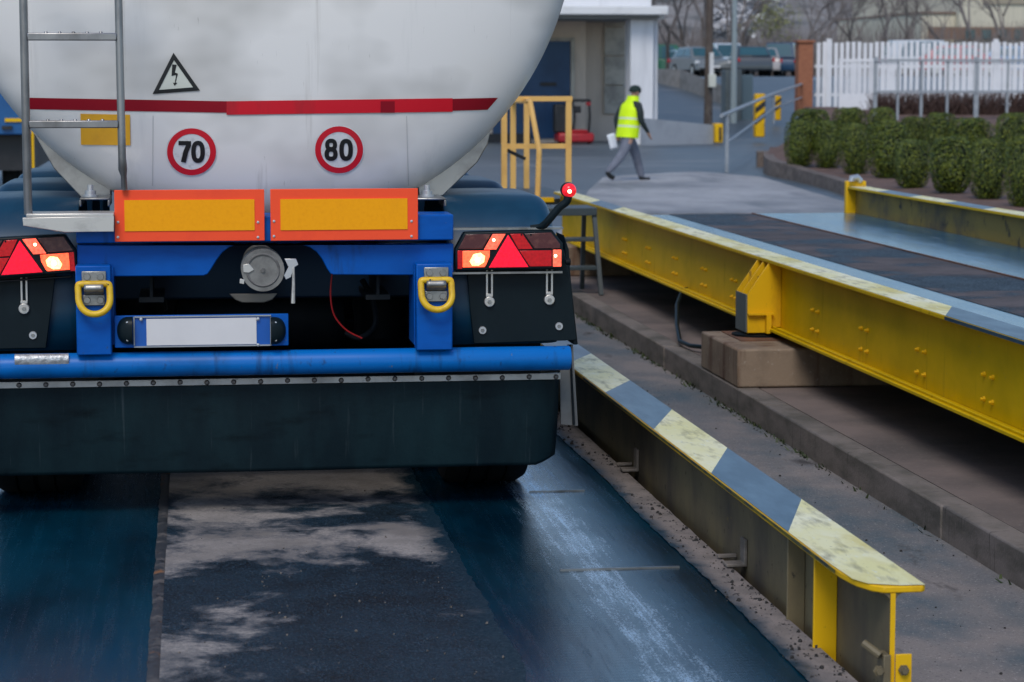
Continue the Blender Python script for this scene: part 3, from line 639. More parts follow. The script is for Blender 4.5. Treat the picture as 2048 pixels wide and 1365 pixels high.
# warning triangle
def ribbon(mb, path, w, off, closed=False, sub=3):
    P = [Vector(p) for p in path]
    if closed: P = P + [P[0]]
    Q = []
    for i in range(len(P) - 1):
        for k in range(sub): Q.append(P[i].lerp(P[i + 1], k / sub))
    Q.append(P[-1]); n = len(Q); L = []
    for i in range(n):
        if closed: d = Q[(i + 1) % (n - 1)] - Q[(i - 1) % (n - 1)]
        else: d = Q[min(i + 1, n - 1)] - Q[max(i - 1, 0)]
        d.normalize(); nn = Vector((-d.y, d.x)); L.append((Q[i] + nn * w / 2, Q[i] - nn * w / 2))
    for i in range(n - 1):
        q = [L[i][0], L[i + 1][0], L[i + 1][1], L[i][1]]
        mb.add([onhead(p.x, p.y, off) for p in q], [(0, 1, 2, 3)])
def fill(mb, pts, off):
    c = sum((Vector(p) for p in pts), Vector((0, 0))) / len(pts)
    n = len(pts)
    for i in range(n):
        a, b = Vector(pts[i]), Vector(pts[(i + 1) % n])
        mb.add([onhead(p.x, p.y, off) for p in (c, a, b)], [(0, 1, 2)])
mb = MB(); A, B, C = (347, 107), (399, 181), (306, 188)
def inset(t): 
    c = Vector(((A[0] + B[0] + C[0]) / 3, (A[1] + B[1] + C[1]) / 3)); return [tuple(c + (Vector(p) - c) * t) for p in (A, B, C)]
mb.m(0); fill(mb, inset(.99), .003)
mb.m(1); t0, t1 = inset(1.02), inset(.735)
for i in range(3):
    j = (i + 1) % 3
    q = [t0[i], t0[j], t1[j], t1[i]]; mb.add([onhead(x, y, .0045) for x, y in q], [(0, 1, 2, 3)])
def one_(x, y): return (x * .3421, y * .3421)
bolt = [(1007, 378), (1033, 380), (1022, 425), (1040, 432), (1026, 486), (1037, 484), (1021, 503), (1011, 484), (1021, 487), (1030, 440), (1003, 445)]
fan = [one_(x, y) for x, y in bolt]
bmv = [onhead(x, y, .0045) for x, y in fan]; mb.add(bmv, [tuple(range(len(bmv)))])
mb.build("warning_triangle", [m_warn, m_black], tank, smooth=0)["label"] = "black triangle sticker with a lightning bolt"
def speed(cx, cy, rx, ry, digits, lab):
    mb = MB(); mb.m(0); el = lambda k: [(cx + rx * k * cos(2 * PI * i / 48), cy + ry * k * sin(2 * PI * i / 48)) for i in range(48)]
    e0, e1, e2 = el(1.05), el(1.0), el(.76)
    mb.m(1); fill(mb, el(.80), .003)
    for i in range(48):
        j = (i + 1) % 48
        mb.m(1); mb.add([onhead(*p, .002) for p in (e0[i], e0[j], e1[j], e1[i])], [(0, 1, 2, 3)])
        mb.m(0); mb.add([onhead(*p, .0045) for p in (e1[i], e1[j], e2[j], e2[i])], [(0, 1, 2, 3)])
    mb.m(2)
    def ringd(x, y, w, h, st_, tilt=0):
        ribbon(mb, [(x + w * (abs(cos(a)) ** .75) * (1 if cos(a) > 0 else -1), y + h * (abs(sin(a)) ** .9) * (1 if sin(a) > 0 else -1)) for a in (2 * PI * i / 28 for i in range(28))], st_, .006, True, 1)
    for ch, x in digits:
        if ch == '0': ringd(x, cy, 9.2, 17.6, 9.0)
        if ch == '8': ringd(x, cy - 9.8, 7.8, 8.2, 8.4); ringd(x, cy + 8.6, 8.8, 9.2, 8.8)
        if ch == '7':
            ribbon(mb, [(x - 13, cy - 17.6), (x + 12, cy - 17.2)], 8.4, .006)
            ribbon(mb, [(x + 8, cy - 15), (x + 1.5, cy + 0), (x - 3.5, cy + 21)], 9.8, .0068)
    o = mb.build("speed_sticker", [m_signred, m_signwhite, m_black], tank, smooth=0); o["label"] = lab
speed(383, 304, 49, 47, (('7', 370), ('0', 396)), "round red ringed sticker reading 70")
speed(678, 300, 48, 47, (('8', 662), ('0', 692)), "round red ringed sticker reading 80")
# seams on the tank end
for x0, y0, x1, y1 in ((813, 232, 817, 372), (306, 232, 305, 372)):
    mb = MB(); ribbon(mb, [(x0, y0), (x1, y1)], 1.0, .0025, False, 10)
    mb.build("weld_seam", M("seam_grey", (.44, .44, .44), rough=.5), tank, smooth=0)
# saddles
def ppoly(name, pts, Y0, Y1, mat, par=trailer, bevel=.004): return MB().prism(tpoly(pts, Y0), Y0, Y1).build(name, mat, par, bevel=bevel)
ppoly("tank_saddle", [(66, 264), (222, 360), (222, 397), (162, 395), (108, 338)], 10.22, 10.34, m_tanksteel)
ppoly("tank_saddle", [(982, 256), (836, 366), (838, 398), (886, 392), (955, 325), (976, 288)], 10.22, 10.34, m_tanksteel)
for cx, yb in ((189, 400), (862, 400)):
    b = MB(); tbox(b, cx - 30, yb - 4, cx + 30, yb + 1, 9.95, 10.2); tbox(b, cx - 31, yb, cx - 26, yb + 14, 9.95, 10.2); tbox(b, cx + 26, yb, cx + 31, yb + 14, 9.95, 10.2)
    sb = b.build("saddle_bracket", m_steel, trailer, bevel=.004)
    p = T(cx - 8, yb - 8, 10.05)
    MB().lathe([(.03, 0), (.03, .008), (.022, .01), (.022, .026), (.012, .028), (.012, .05), (0, .05)], (p.x, 10.05, p.z - .005), 'z', 14).build("bolt", m_zinc, sb)
# chassis
b = MB(); tbox(b, 152, 432, 907, 484, 9.76, 9.98); b.build("upper_crossmember", m_blue, trailer, bevel=.006)
low = [(154, 490), (907, 488), (907, 551), (667, 550), (661, 548), (654, 538), (645, 520), (634, 505), (620, 495), (600, 489), (474, 489), (458, 495), (444, 506), (433, 521), (421, 541), (415, 549), (407, 552), (154, 554)]
ppoly("lower_crossmember", low, 9.80, 9.86, m_blue)
for x0, x1, y0, y1 in ((152, 222, 532, 711), (833, 905, 528, 701)):
    b = MB(); tbox(b, x0, y0, x1, y1, 9.685, 9.795); b.build("bumper_post", m_blue, trailer, bevel=.005)
b = MB(); tbox(b, 222, 536, 228, 690, 9.76, 9.99); tbox(b, 828, 530, 833, 690, 9.76, 9.99); b.build("post_web", m_blue, trailer)
# marker boards
for x0, y0, x1, y1, ix0, iy0, ix1, iy1 in ((229, 380, 529, 483, 249, 400, 509, 462), (541, 378, 836, 481, 561, 398, 815, 460)):
    b = MB(); tbox(b, x0, y0, x1, y1, 9.735, 9.745); mk = b.build("marker_board", m_orange, trailer, bevel=.002)
    b = MB(); tbox(b, ix0, iy0, ix1, iy1, 9.7315, 9.7345); b.build("reflective_panel", m_amber, mk)
    for bxp in (x0 + 7, x1 - 13):
        for byp in (iy1 - 17, iy1 + 13):
            p = T(bxp, byp, 9.735); MB().lathe([(0, -.004), (.005, -.003), (.006, 0)], (p.x, 9.735, p.z), 'y', 10).build("screw", m_zinc, mk)
# bumper tube
c0, c1 = T(-160, 730, 9.755), T(1140, 717, 9.755)
bz = T(560, 725, 9.755).z
bump = MB().tube([(T(-190, 725, 9.755).x, 9.755, bz)] + [(T(x, 725, 9.755).x, 9.755, bz) for x in (200, 700, 1137)] + [(T(1140, 725, 9.755).x, 9.755, bz)], [.05, .05, .05, .05, .046], 32).build("bumper_tube", m_bumper, trailer, smooth=50)
mb = MB(); xa, xb = T(29, 718, 9.70).x, T(137, 718, 9.70).x
mb.grid(lambda u, v: Vector((xa + (xb - xa) * u, 9.755 - .0535 * cos(R(-68 + 100 * v) + .28), bz + .0535 * sin(R(-12 + 92 * v)))), 12, 10)
mb.build("tread_patch", M("tread_plate", (.56, .57, .58), [((.38, .39, .40), .5, 45, (1, 1, 1), .45, .62)], rough=.38, metal=.6, bump=.5, bscale=60), bump, smooth=60)
# spray flap with riveted strip
def flapx(px): return T(px, 850, 9.83).x
z_top, z_bot = T(560, 757, 9.83).z, T(560, 943, 9.83).z
xr, xl = flapx(1119), flapx(-190)
def flapf(u, v):
    x = xl + (xr - xl) * u; z = z_top + (z_bot - z_top) * v
    if u > .97: z += (u - .97) / .03 * .035 * v ** 4
    x -= .012 * v * v * max(0, (u - .9) * 10)
    y = 9.83 + .028 * v * v + .010 * v * sin(u * 9) + .05 * max(0, (u - .955) / .045) ** 2
    return Vector((x, y, z))
flap = MB().grid(flapf, 90, 24).build("spray_flap", m_rubber, trailer, solid=.012, smooth=60)
zs = T(560, 762, 9.815).z
MB().box((xl, 9.812, zs - .0125), (xr + .002, 9.8215, zs + .0125)).build("retaining_strip", m_strip, flap, bevel=.001)
rv = None
for i in range(-3, 22):
    p = T(38 + 53.7 * i, 764, 9.812)
    if p.x > xr: continue
    if rv is None:
        rv = MB().lathe([(0, -.007), (.006, -.0065), (.0105, -.002), (.011, 0)], (0, 0, 0), 'y', 12).build("rivet", m_rivet); q = rv
    else: q = rv.copy(); COL.objects.link(q)
    q.parent = flap; q.location = Vector((p.x, 9.8118, zs + random.uniform(-.002, .002))) - trailer.location
# side skirt plate at the right end
b = MB(); b.prism(tpoly([(1120, 745), (1136, 690), (1146, 690), (1156, 852), (1122, 849)], 9.90), 9.90, 9.915); b.build("side_skirt", m_tanksteel if False else M("skirt_grey", (.12, .125, .125), [((.07, .07, .07), .6, 6, one, .45, .7)], rough=.5), trailer)
b = MB(); b.prism(tpoly([(1138, 690), (1142, 690), (1150, 850), (1145, 850)], 9.895), 9.892, 9.8995); b.build("skirt_rib", m_dark, trailer)
# mudguards, three axles a side
def fender(side, yc, top, xin, xout):
    mb = MB(); rr = .50; h0 = top - rr
    prof = [(yc - .60, h0 - .10)] + [(yc - .60, h0 + .06)]
    prof += [(yc - .60 + .34 * (1 - cos(R(a))), h0 + .06 + (top - h0 - .06) * sin(R(a))) for a in range(10, 91, 10)]
    prof += [(yc + .26 + .34 * sin(R(a)), h0 + .06 + (top - h0 - .06) * cos(R(a))) for a in range(0, 91, 10)] + [(yc + .60, h0 - .1)]
    n = len(prof); c = (yc, h0)
    cross = [(0., 0.)] + [(1 - .055 / abs(xout - xin) + 0, 0.)] + [(None, a) for a in range(15, 91, 15)]
    rows = []
    for i, (y, z) in enumerate(prof):
        d0 = prof[max(i - 1, 0)]; d1 = prof[min(i + 1, n - 1)]
        t = Vector((0, d1[0] - d0[0], d1[1] - d0[1])).normalized(); nn = Vector((0, -t.z, t.y))
        if nn.z < 0 and abs(t.y) > .1: nn = -nn
        if abs(t.y) <= .1: nn = Vector((0, -1 if y < yc else 1, 0))
        row = []
        s = 1 if xout > xin else -1
        row.append(Vector((xin - s * .0, y, z)) - nn * .03); row.append(Vector((xin, y, z)) - nn * .004); row.append(Vector((xin + s * .03, y, z)))
        row.append(Vector(((xin + xout) / 2, y, z)) + nn * .004)
        for a in range(0, 91, 15):
            row.append(Vector((xout - s * .075 + s * .075 * sin(R(a)), y, z)) - nn * .075 * (1 - cos(R(a))))
        row.append(row[-1] - nn * .05)
        rows.append(row)
    w = len(rows[0]); mb.add([p for r_ in rows for p in r_], [(i * w + j, (i + 1) * w + j, (i + 1) * w + j + 1, i * w + j + 1) for i in range(n - 1) for j in range(w - 1)])
    return mb.build("mudguard", m_fender, trailer, solid=.008, smooth=50)
FT = T(1000, 386, 10.45).z
xo = T(1114, 420, 9.95).x; xi = T(896, 420, 9.95).x
xo_l = 2 * TCX - xo; xi_l = 2 * TCX - xi
for k in range(3):
    yc = 10.50 + 1.42 * k
    fender(1, yc, FT - .0 * k, xi, xo); fender(-1, yc, FT, xi_l, xo_l)
# wheels
def tyre(xc, w, yc):
    rr = .50; z = DECK + rr - .004
    pr = [(rr * .55, -w * .5), (rr * .8, -w * .52), (rr * .955, -w * .46), (rr, -w * .36), (rr, -w * .22), (rr - .012, -w * .215), (rr - .012, -w * .195), (rr, -w * .19), (rr, -.012), (rr - .012, -.008), (rr - .012, .008), (rr, .012), (rr, w * .19), (rr - .012, w * .195), (rr - .012, w * .215), (rr, w * .22), (rr, w * .36), (rr * .955, w * .46), (rr * .8, w * .52), (rr * .55, w * .5)]
    o = MB().lathe(pr, (xc, yc, z), 'x', 48).build("wheel", m_tyre, trailer)
    MB().lathe([(rr * .56, -w * .44), (rr * .56, w * .44), (rr * .5, w * .40), (rr * .3, w * .2), (rr * .25, w * .44), (0, w * .44)], (xc, yc, z), 'x', 24).build("rim", m_steel, o)
xt = T(1078, 900, 10.05).x - .385 / 2
for k in range(3):
    tyre(xt, .385, 10.55 + 1.42 * k); tyre(2 * TCX - xt, .385, 10.55 + 1.42 * k)
    MB().tube([(TCX - 1.0, 10.55 + 1.42 * k, .72), (TCX + 1.0, 10.55 + 1.42 * k, .72)], .07, 12).build("axle", m_dark, trailer)
    for s in (-1, 1):
        MB().lathe([(.09, .0), (.13, .03), (.12, .10), (.13, .17), (.12, .25), (.10, .30)], (TCX + s * .55, 10.9 + 1.42 * k, .80), 'z', 16).build("air_spring", m_dark, trailer)
for s in (-1, 1):
    b = MB(); b.box((TCX + s * .46 - .05, 9.87, 1.09), (TCX + s * .46 + .05, 21, 1.11)); b.box((TCX + s * .46 - .006, 9.87, 1.111), (TCX + s * .46 + .006, 21, 1.379)); b.box((TCX + s * .46 - .05, 9.99, 1.38), (TCX + s * .46 + .05, 21, 1.40)); b.build("chassis_rail", m_dark, trailer)
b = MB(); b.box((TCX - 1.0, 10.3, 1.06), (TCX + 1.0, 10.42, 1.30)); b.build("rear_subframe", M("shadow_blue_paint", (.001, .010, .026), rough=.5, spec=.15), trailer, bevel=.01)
b = MB(); b.lathe([(0, 0), (.12, .02), (.145, .06), (.145, .70), (.12, .74), (0, .76)], (TCX - .38, 10.6, .95), 'x', 24); b.build("air_reservoir", m_dark, trailer)
b = MB(); b.box((TCX - 1.15, 9.98, .62), (TCX - .62, 9.995, 1.06)); b.build("inner_guard", m_dark, trailer)
b = MB(); b.box((TCX + .62, 9.98, .62), (TCX + 1.15, 9.995, 1.06)); b.build("inner_guard", m_dark, trailer)
b = MB(); b.box((TCX - .9, 15.2, .35), (TCX + .9, 15.24, 1.08)); b.build('light_blocker', m_dark, trailer)  # added dark board, blocks bright ground showing through under the trailer
# landing legs far forward, so that it stands when seen from the side
for s in (-1, 1): bx("landing_leg", (TCX + s * .75 - .06, 18.4, DECK + .03), (TCX + s * .75 + .06, 18.52, 1.4), m_dark, trailer)
for s in (-1, 1): bx("landing_foot", (TCX + s * .75 - .13, 18.34, DECK), (TCX + s * .75 + .13, 18.58, DECK + .028), m_dark, trailer)
ppoly("pipe_bracket", [(458, 588), (555, 587), (545, 600), (528, 606), (484, 606), (470, 600)], 9.96, 9.972, M("bracket_zinc", (.20, .185, .165), rough=.5, metal=.5))
# red cable loop and dark hose
def crv(pts, n=6):
    P = [Vector(p) for p in pts]; out = []
    for i in range(len(P) - 1):
        a, b, c, d = P[max(i - 1, 0)], P[i], P[i + 1], P[min(i + 2, len(P) - 1)]
        for k in range(n):
            t = k / n
            out.append(.5 * ((2 * b) + (c - a) * t + (2 * a - 5 * b + 4 * c - d) * t * t + (3 * b - a - 3 * c + d) * t ** 3))
    out.append(P[-1]); return out
MB().tube(crv([T(664, 548, 9.9), T(661, 590, 9.92), T(668, 630, 9.94), T(692, 660, 9.95), T(724, 677, 9.96)]), .0035, 6).build("red_cable", m_wirered, trailer)
MB().tube(crv([T(724, 560, 10.1), T(745, 600, 10.12), T(750, 650, 10.13), T(720, 676, 10.1), T(690, 665, 10.1)]), .012, 8).build("air_hose", m_dark, trailer)
# outlet pipe with cap and clamp
pc = T(526, 541, 9.70)
m_pipe = M("pipe_steel", (.24, .235, .22), [((.12, .115, .11), .5, 12, one, .42, .68)], rough=.45, metal=.4)
ol = MB().lathe([(.075, 0), (.085, .0), (.085, .02), (.078, .03), (.078, .09), (.086, .095), (.086, .115), (.07, .12), (.07, .5)], (pc.x, 9.72, pc.z), 'y', 40).build("outlet_pipe", m_pipe, trailer)
MB().lathe([(0, -.014), (.008, -.014), (.0095, -.002), (.057, .003), (.059, -.010), (.064, -.012), (.069, -.008), (.071, .0), (.072, .01)], (pc.x, 9.712, pc.z), 'y', 40).build("outlet_cap", M("cast_cap", (.15, .145, .14), [((.08, .078, .075), .6, 14, one, .42, .65), ((.22, .21, .20), .5, 40, (1, 1, 1), .62, .7)], rough=.6, metal=0.), ol)
MB().lathe([(.0805, 0), (.0855, 0), (.0855, .016), (.0805, .016)], (pc.x, 9.705, pc.z), 'y', 40).build("clamp_band", m_pipe, ol)
ppoly("cap_lug", [(486, 530), (498, 528), (508, 540), (498, 546), (487, 545)], 9.698, 9.71, m_alu, ol, .001)
ppoly("cap_lug", [(480, 558), (489, 560), (488, 569), (479, 567)], 9.70, 9.715, m_alu, ol, .001)
ppoly("clamp_latch", [(569, 518), (592, 518), (597, 530), (588, 536), (582, 555), (572, 560), (568, 552), (577, 535)], 9.688, 9.704, m_zinc, ol, .002)
MB().tube([T(587, 535, 9.69), T(587, 570, 9.69), T(586, 607, 9.69)], [.005, .007, .009], 8).build("clamp_handle", m_alu, ol)
# tow rings
for cx, cy in ((188, 585), (873, 577)):
    b = MB(); tbox(b, cx - 25, cy - 42, cx + 24, cy - 20, 9.672, 9.684); b.build("ring_bracket", m_steel, trailer, bevel=.003)
    br = trailer.children[-1] if False else [o for o in trailer.children if o.name.startswith("ring_bracket")][-1]
    b = MB(); tbox(b, cx - 23, cy + 5, cx + 22, cy + 27, 9.672, 9.684); b.build("lower_plate", m_steel, br, bevel=.003)
    pc_ = T(cx, cy - 8, 9.655)
    xa, xb = T(cx - 20, cy - 8, 9.655).x, T(cx + 19, cy - 8, 9.655).x
    b = MB(); b.grid(lambda u, v: Vector((xa + (xb - xa) * u, 9.680 - .036 * sin(PI * v) ** .7, pc_.z + .026 * (1 - 2 * v))), 6, 16)
    b.build("ring_strap", m_steel, br, solid=.005)
    for dx in (-14, 13):
        for dy in (-31, 16):
            p = T(cx + dx, cy + dy, 9.67); MB().lathe([(0, -.010), (.0125, -.010), (.0145, -.002), (.0145, 0)], (p.x, 9.6715, p.z), 'y', 10).build("bolt", m_steel, br)
    s = 1 / 505.; X0, Z0 = pc_.x, pc_.z
    pts = [(-31, -4), (-31, 10), (-30, 26), (-24, 39), (-13, 48), (1, 51), (15, 48), (26, 39), (31, 26), (31, 10), (30, -4), (25, -8), (0, -8), (-26, -8)]
    P3 = [Vector((X0 + x * s, 9.664 - .0006 * max(0, y), Z0 - y * s)) for x, y in pts]
    P3 = P3 + [P3[0], P3[1], P3[2]]
    sm = crv(P3, 4)[4:-5]
    MB().tube(sm, .0135, 12, closed=True).build("tow_ring", m_ring, trailer)
# number plate carrier
b = MB(); tbox(b, 229, 630, 577, 694, 9.72, 9.735); pl = b.build("plate_carrier", m_blue, trailer, bevel=.003)
b = MB(); tbox(b, 293, 637, 513, 690, 9.712, 9.717); b.build("number_plate", m_plate, pl)["label"] = "blank white number plate"
b = MB(); tbox(b, 270, 635, 540, 691, 9.7172, 9.7195); b.build("plate_backing", M("plate_blue", (.004, .09, .40), rough=.35), pl)
b = MB()
for x0, y0, x1, y1 in ((268, 632, 542, 634.5), (268, 691.5, 542, 694)): tbox(b, x0, y0, x1, y1, 9.709, 9.719)
for x0, y0, x1, y1 in ((267, 634.6, 269.5, 691.4), (540.5, 634.6, 543, 691.4)): tbox(b, x0, y0, x1, y1, 9.709, 9.719)
b.build("plate_frame", m_greymetal, pl)
for cx, s in ((250, -1), (556, 1)):
    p = T(cx, 662, 9.71)
    b = MB()
    def dome(u, v, p=p, s=s):
        a = PI * u - PI / 2; bb = PI / 2 * v
        return Vector((p.x - s * .03 + s * .062 * cos(a) ** .6 * sin(bb) if cos(a) > 1e-6 else p.x - s * .03, 9.719 - .045 * cos(bb), p.z + .056 * sin(a) * sin(bb) ** .6 if sin(bb) > 0 else p.z))
    b.grid(dome, 16, 8); b.build("plate_lamp", m_panel, pl, smooth=60)
    for dz in (-.035, .035):
        MB().lathe([(0, -.004), (.005, -.003), (.005, 0)], (p.x - s * .01, 9.685, p.z + dz), 'y', 8).build("screw", m_zinc, pl)
for x in (282, 512):
    for y in ((638, 690) if x > 400 else (639,)):
        p = T(x + (4 if x > 400 else 0), y, 9.71); MB().lathe([(0, -.005), (.006, -.004), (.007, 0)], (p.x, 9.7088, p.z), 'y', 10).build("screw", m_zinc, pl)
# rear panels of the mudguards, slotted stays and bolts
def mirror_pts(pts, cx=530): return [(2 * cx - x, y) for x, y in pts]
def rear_panel(pts, tilt):
    P = tpoly(pts, 9.86); return MB().prism(P, 9.86, 9.872).build("guard_panel", m_panel, trailer, bevel=.003)
rear_panel([(930, 500), (1128, 500), (1140, 560), (1154, 678), (1150, 681), (952, 688), (948, 688), (940, 620)], 0)
rear_panel([(118, 500), (92, 697), (-90, 700), (-70, 500)], 0)
ppoly("guard_return", [(1128, 470), (1138, 500), (1142, 560), (1156, 690), (1146, 690), (1134, 560)], 9.88, 10.1, m_panel)
def stay(x, y0, y1):
    b = MB(); tbox(b, x - 7, y0, x - 3, y1 - 26, 9.848, 9.8595); tbox(b, x + 3, y0, x + 7, y1 - 26, 9.848, 9.8595); tbox(b, x - 7, y1 - 28, x + 7, y1 - 22, 9.8478, 9.8595)
    p = T(x, y1 - 12, 9.85)
    b.lathe([(0, -.004), (.020, -.004), (.0225, 0), (.0225, .008)], (p.x, 9.85, p.z), 'y', 20)
    o = b.build("slotted_stay", m_alu, trailer, bevel=.001)
    MB().lathe([(0, -.012), (.008, -.012), (.009, 0)], (p.x, 9.846, p.z), 'y', 6).build("bolt", m_steel, o)
stay(979, 540, 616); stay(1099, 540, 612); stay(48, 556, 630)
for x, y in ((965, 661), (1118, 653), (66, 671)):
    p = T(x, y, 9.858); o = MB().lathe([(.006, -.006), (.015, -.006), (.0165, -.002), (.0165, .002)], (p.x, 9.858, p.z), 'y', 20).build("washer", m_zinc, trailer)
    MB().lathe([(0, -.010), (.007, -.010), (.0085, -.006)], (p.x, 9.858, p.z), 'y', 6).build("bolt", m_steel, o)
# rear lamps
def lamp(sgn, cx, cy, rot):
    root = trailer
    Y = 9.79; c = T(cx, cy, Y); s = Y / F * 1.006
    def W(pts, dz=0): 
        out = []
        for x, y in pts:
            dx, dy = (x - 1018) * sgn * s, -(y - 501) * s
            out.append((c.x + dx * cos(rot) - dy * sin(rot), c.z + dx * sin(rot) + dy * cos(rot)))
        return out
    hous = MB().prism(W([(910, 497), (928, 464), (1106, 461), (1127, 488), (1128, 540), (910, 541)]), Y, Y + .062).build("rear_lamp", m_panel, root, bevel=.006)
    def seg_(nm, pts, mat, y0=-.006): return MB().prism(W(pts), Y + y0, Y - .0005).build(nm, mat, hous, bevel=.0015)
    seg_("smoked_lens", [(915, 497), (931, 468), (981, 468), (964, 497)], m_lens_dark)
    seg_("position_lamp", [(985, 468), (1011, 468), (992, 499), (967, 499)], e_orange)
    seg_("red_lens", [(914, 500), (923, 500), (923, 537), (914, 537)], e_deep)
    seg_("brake_lamp", [(924, 501), (979, 501), (978, 514), (971, 530), (968, 534), (924, 534)], e_brake)
    seg_("brake_bulb_glow", [(946, 508), (960, 505), (969, 512), (967, 524), (956, 531), (943, 531), (938, 522)], e_core, -.0075)
    seg_("triangle_reflector", [(1016, 470), (1057, 535), (977, 535)], e_red, -.009)
    seg_("red_segment", [(1020, 468), (1045, 468), (1066, 499), (1037, 499)], e_deep)
    seg_("smoked_lens", [(1049, 468), (1103, 466), (1121, 489), (1122, 498), (1069, 498)], m_lens_dark)
    seg_("red_segment", [(1039, 502), (1104, 502), (1104, 534), (1060, 534)], e_deep)
    seg_("side_marker", [(1107, 501), (1124, 501), (1124, 535), (1107, 535)], e_orange)
    for x, y, rr in ((987, 480, .006), (954, 519, .012), (1112, 513, .006)):
        (X, Z), = W([(x, y)])
        MB().lathe([(0, -.012), (rr * .7, -.010), (rr, -.006)], (X, Y, Z), 'y', 14).build("bulb", e_hot, hous)
    for x in (1043, 1062, 975):
        (X, Z), = W([(x, 470 if x > 1000 else 534)]); MB().lathe([(0, -.009), (.004, -.008), (.004, -.006)], (X, Y, Z), 'y', 8).build("screw", m_dark, hous)
    return hous
lamp(1, 1018, 501, R(.2))
lamp(-1, 40, 513, R(3.6))
for x0, x1, y in ((905, 1127, 458), (905, 1125, 546)):
    b = MB(); tbox(b, x0, y - 2, x1, y + 2, 9.80, 9.86); b.build("lamp_shelf", m_steel, trailer)
ppoly("lamp_shelf", [(-60, 566), (144, 553), (144, 556), (-60, 569)], 9.80, 9.86, m_dark)
p = T(1131, 524, 9.81); MB().lathe([(.012, 0), (.014, .02), (0, .022)], (p.x, 9.81, p.z), 'x', 12).build("side_plug", m_dark, trailer)
# marker lamp on its rubber arm
arm = MB().tube(crv([T(1062, 456, 9.82), T(1085, 452, 9.80), T(1098, 440, 9.78), T(1118, 416, 9.76), T(1133, 404, 9.75), T(1137, 388, 9.75)], 5), [.012] * 5 + [.016] * 16 + [.017] * 5, 12).build("lamp_arm", m_panel, trailer, smooth=60)
p = T(1138, 381, 9.75)
MB().lathe([(.018, -.02), (.030, -.018), (.033, 0), (.030, .02), (.016, .026)], (p.x, 9.77, p.z), 'y', 24).build("marker_lamp", m_panel, arm, smooth=60)
MB().lathe([(0, -.052), (.012, -.050), (.024, -.042), (.029, -.030), (.029, -.019)], (p.x, 9.77, p.z), 'y', 24).build("marker_lens", EM("lit_marker_lens", (.5, .01, .02), (1, .02, .03), .5), arm, smooth=60)
MB().lathe([(0, -.060), (.005, -.058), (.008, -.050)], (p.x - .002, 9.77, p.z - .003), 'y', 12).build("bulb", e_hot, arm)
# ladder
YLd = 9.70
ld = MB(); xl0, xr0 = T(52, 250, YLd).x, T(243, 250, YLd).x
zb_, zt_ = T(52, 430, YLd).z, T(52, -260, YLd).z
lad = MB().tube([(xl0, YLd + .02, zb_), (xl0, YLd, zb_ + .25), (xl0, YLd, zt_)], .0165, 16).build("ladder", m_ladder, trailer)
lad["label"] = "tubular steel ladder with two rungs and a bottom step"
zf = T(243, 375, YLd).z
MB().tube([(xr0 + .006, YLd + .02, zf - .01), (xr0 + .005, YLd + .01, zf + .045), (xr0 + .002, YLd, zf + .07), (xr0, YLd, zf + .12), (xr0 - .006, YLd, zt_)], [.013, .012, .018, .0155, .0155], 16).build("stile", m_ladder, lad)
for y in (74, 249, -100):
    z = T(150, y, YLd).z
    b = MB().box((xl0 + .012, YLd - .016, z - .015), (xr0 - .012, YLd + .016, z + .015)); o = b.build("rung", m_ladder, lad, bevel=.004)
    b = MB()
    for k in range(5): b.lathe([(.008, 0), (.006, .005), (.003, .006), (0, .006)], (xl0 + .085 + k * .053, YLd - .006, z + .0148), 'z', 10)
    b.build("rung_stud", m_ladder, lad)
b = MB(); z = T(140, 433, YLd).z
b.box((xl0 - .006, YLd - .02, z - .002), (T(228, 430, YLd).x, YLd + .16, z + .012))
b.build("bottom_step", m_alu, lad, bevel=.003)
ppoly("step_bracket", [(45, 436), (228, 433), (228, 464), (130, 465), (46, 452)], YLd - .022, YLd - .012, m_alu, lad, .002)

# ------------------------------------------------------------------ person
def skin_body(V, E, name, mats, parent, assign, sub=2):
    me = bpy.data.meshes.new(name); me.from_pydata([v[0] for v in V], E, [])
    o = bpy.data.objects.new(name, me); COL.objects.link(o)
    md = o.modifiers.new("skin", 'SKIN')
    for i, v in enumerate(V):
        d = me.skin_vertices[0].data[i]; d.radius = v[1] if isinstance(v[1], tuple) else (v[1], v[1]); d.use_root = (i == 0)
    md.use_smooth_shade = True
    ss = o.modifiers.new("sub", 'SUBSURF'); ss.levels = sub; ss.render_levels = sub
    dg = bpy.context.evaluated_depsgraph_get(); ev = o.evaluated_get(dg); nm = bpy.data.meshes.new_from_object(ev)
    bpy.data.objects.remove(o); nm.name = name
    o = bpy.data.objects.new(name, nm); COL.objects.link(o)
    nm.materials.clear()
    for m in mats: nm.materials.append(m)
    for p in nm.polygons: p.material_index = assign(p.center); p.use_smooth = True
    if parent: o.parent = parent
    return o
gp = GP(1248, 362)
person = thing("person", "person in a yellow hi-vis vest and dark beanie walking with papers", "person", (gp.x, gp.y, 0), R(-64))
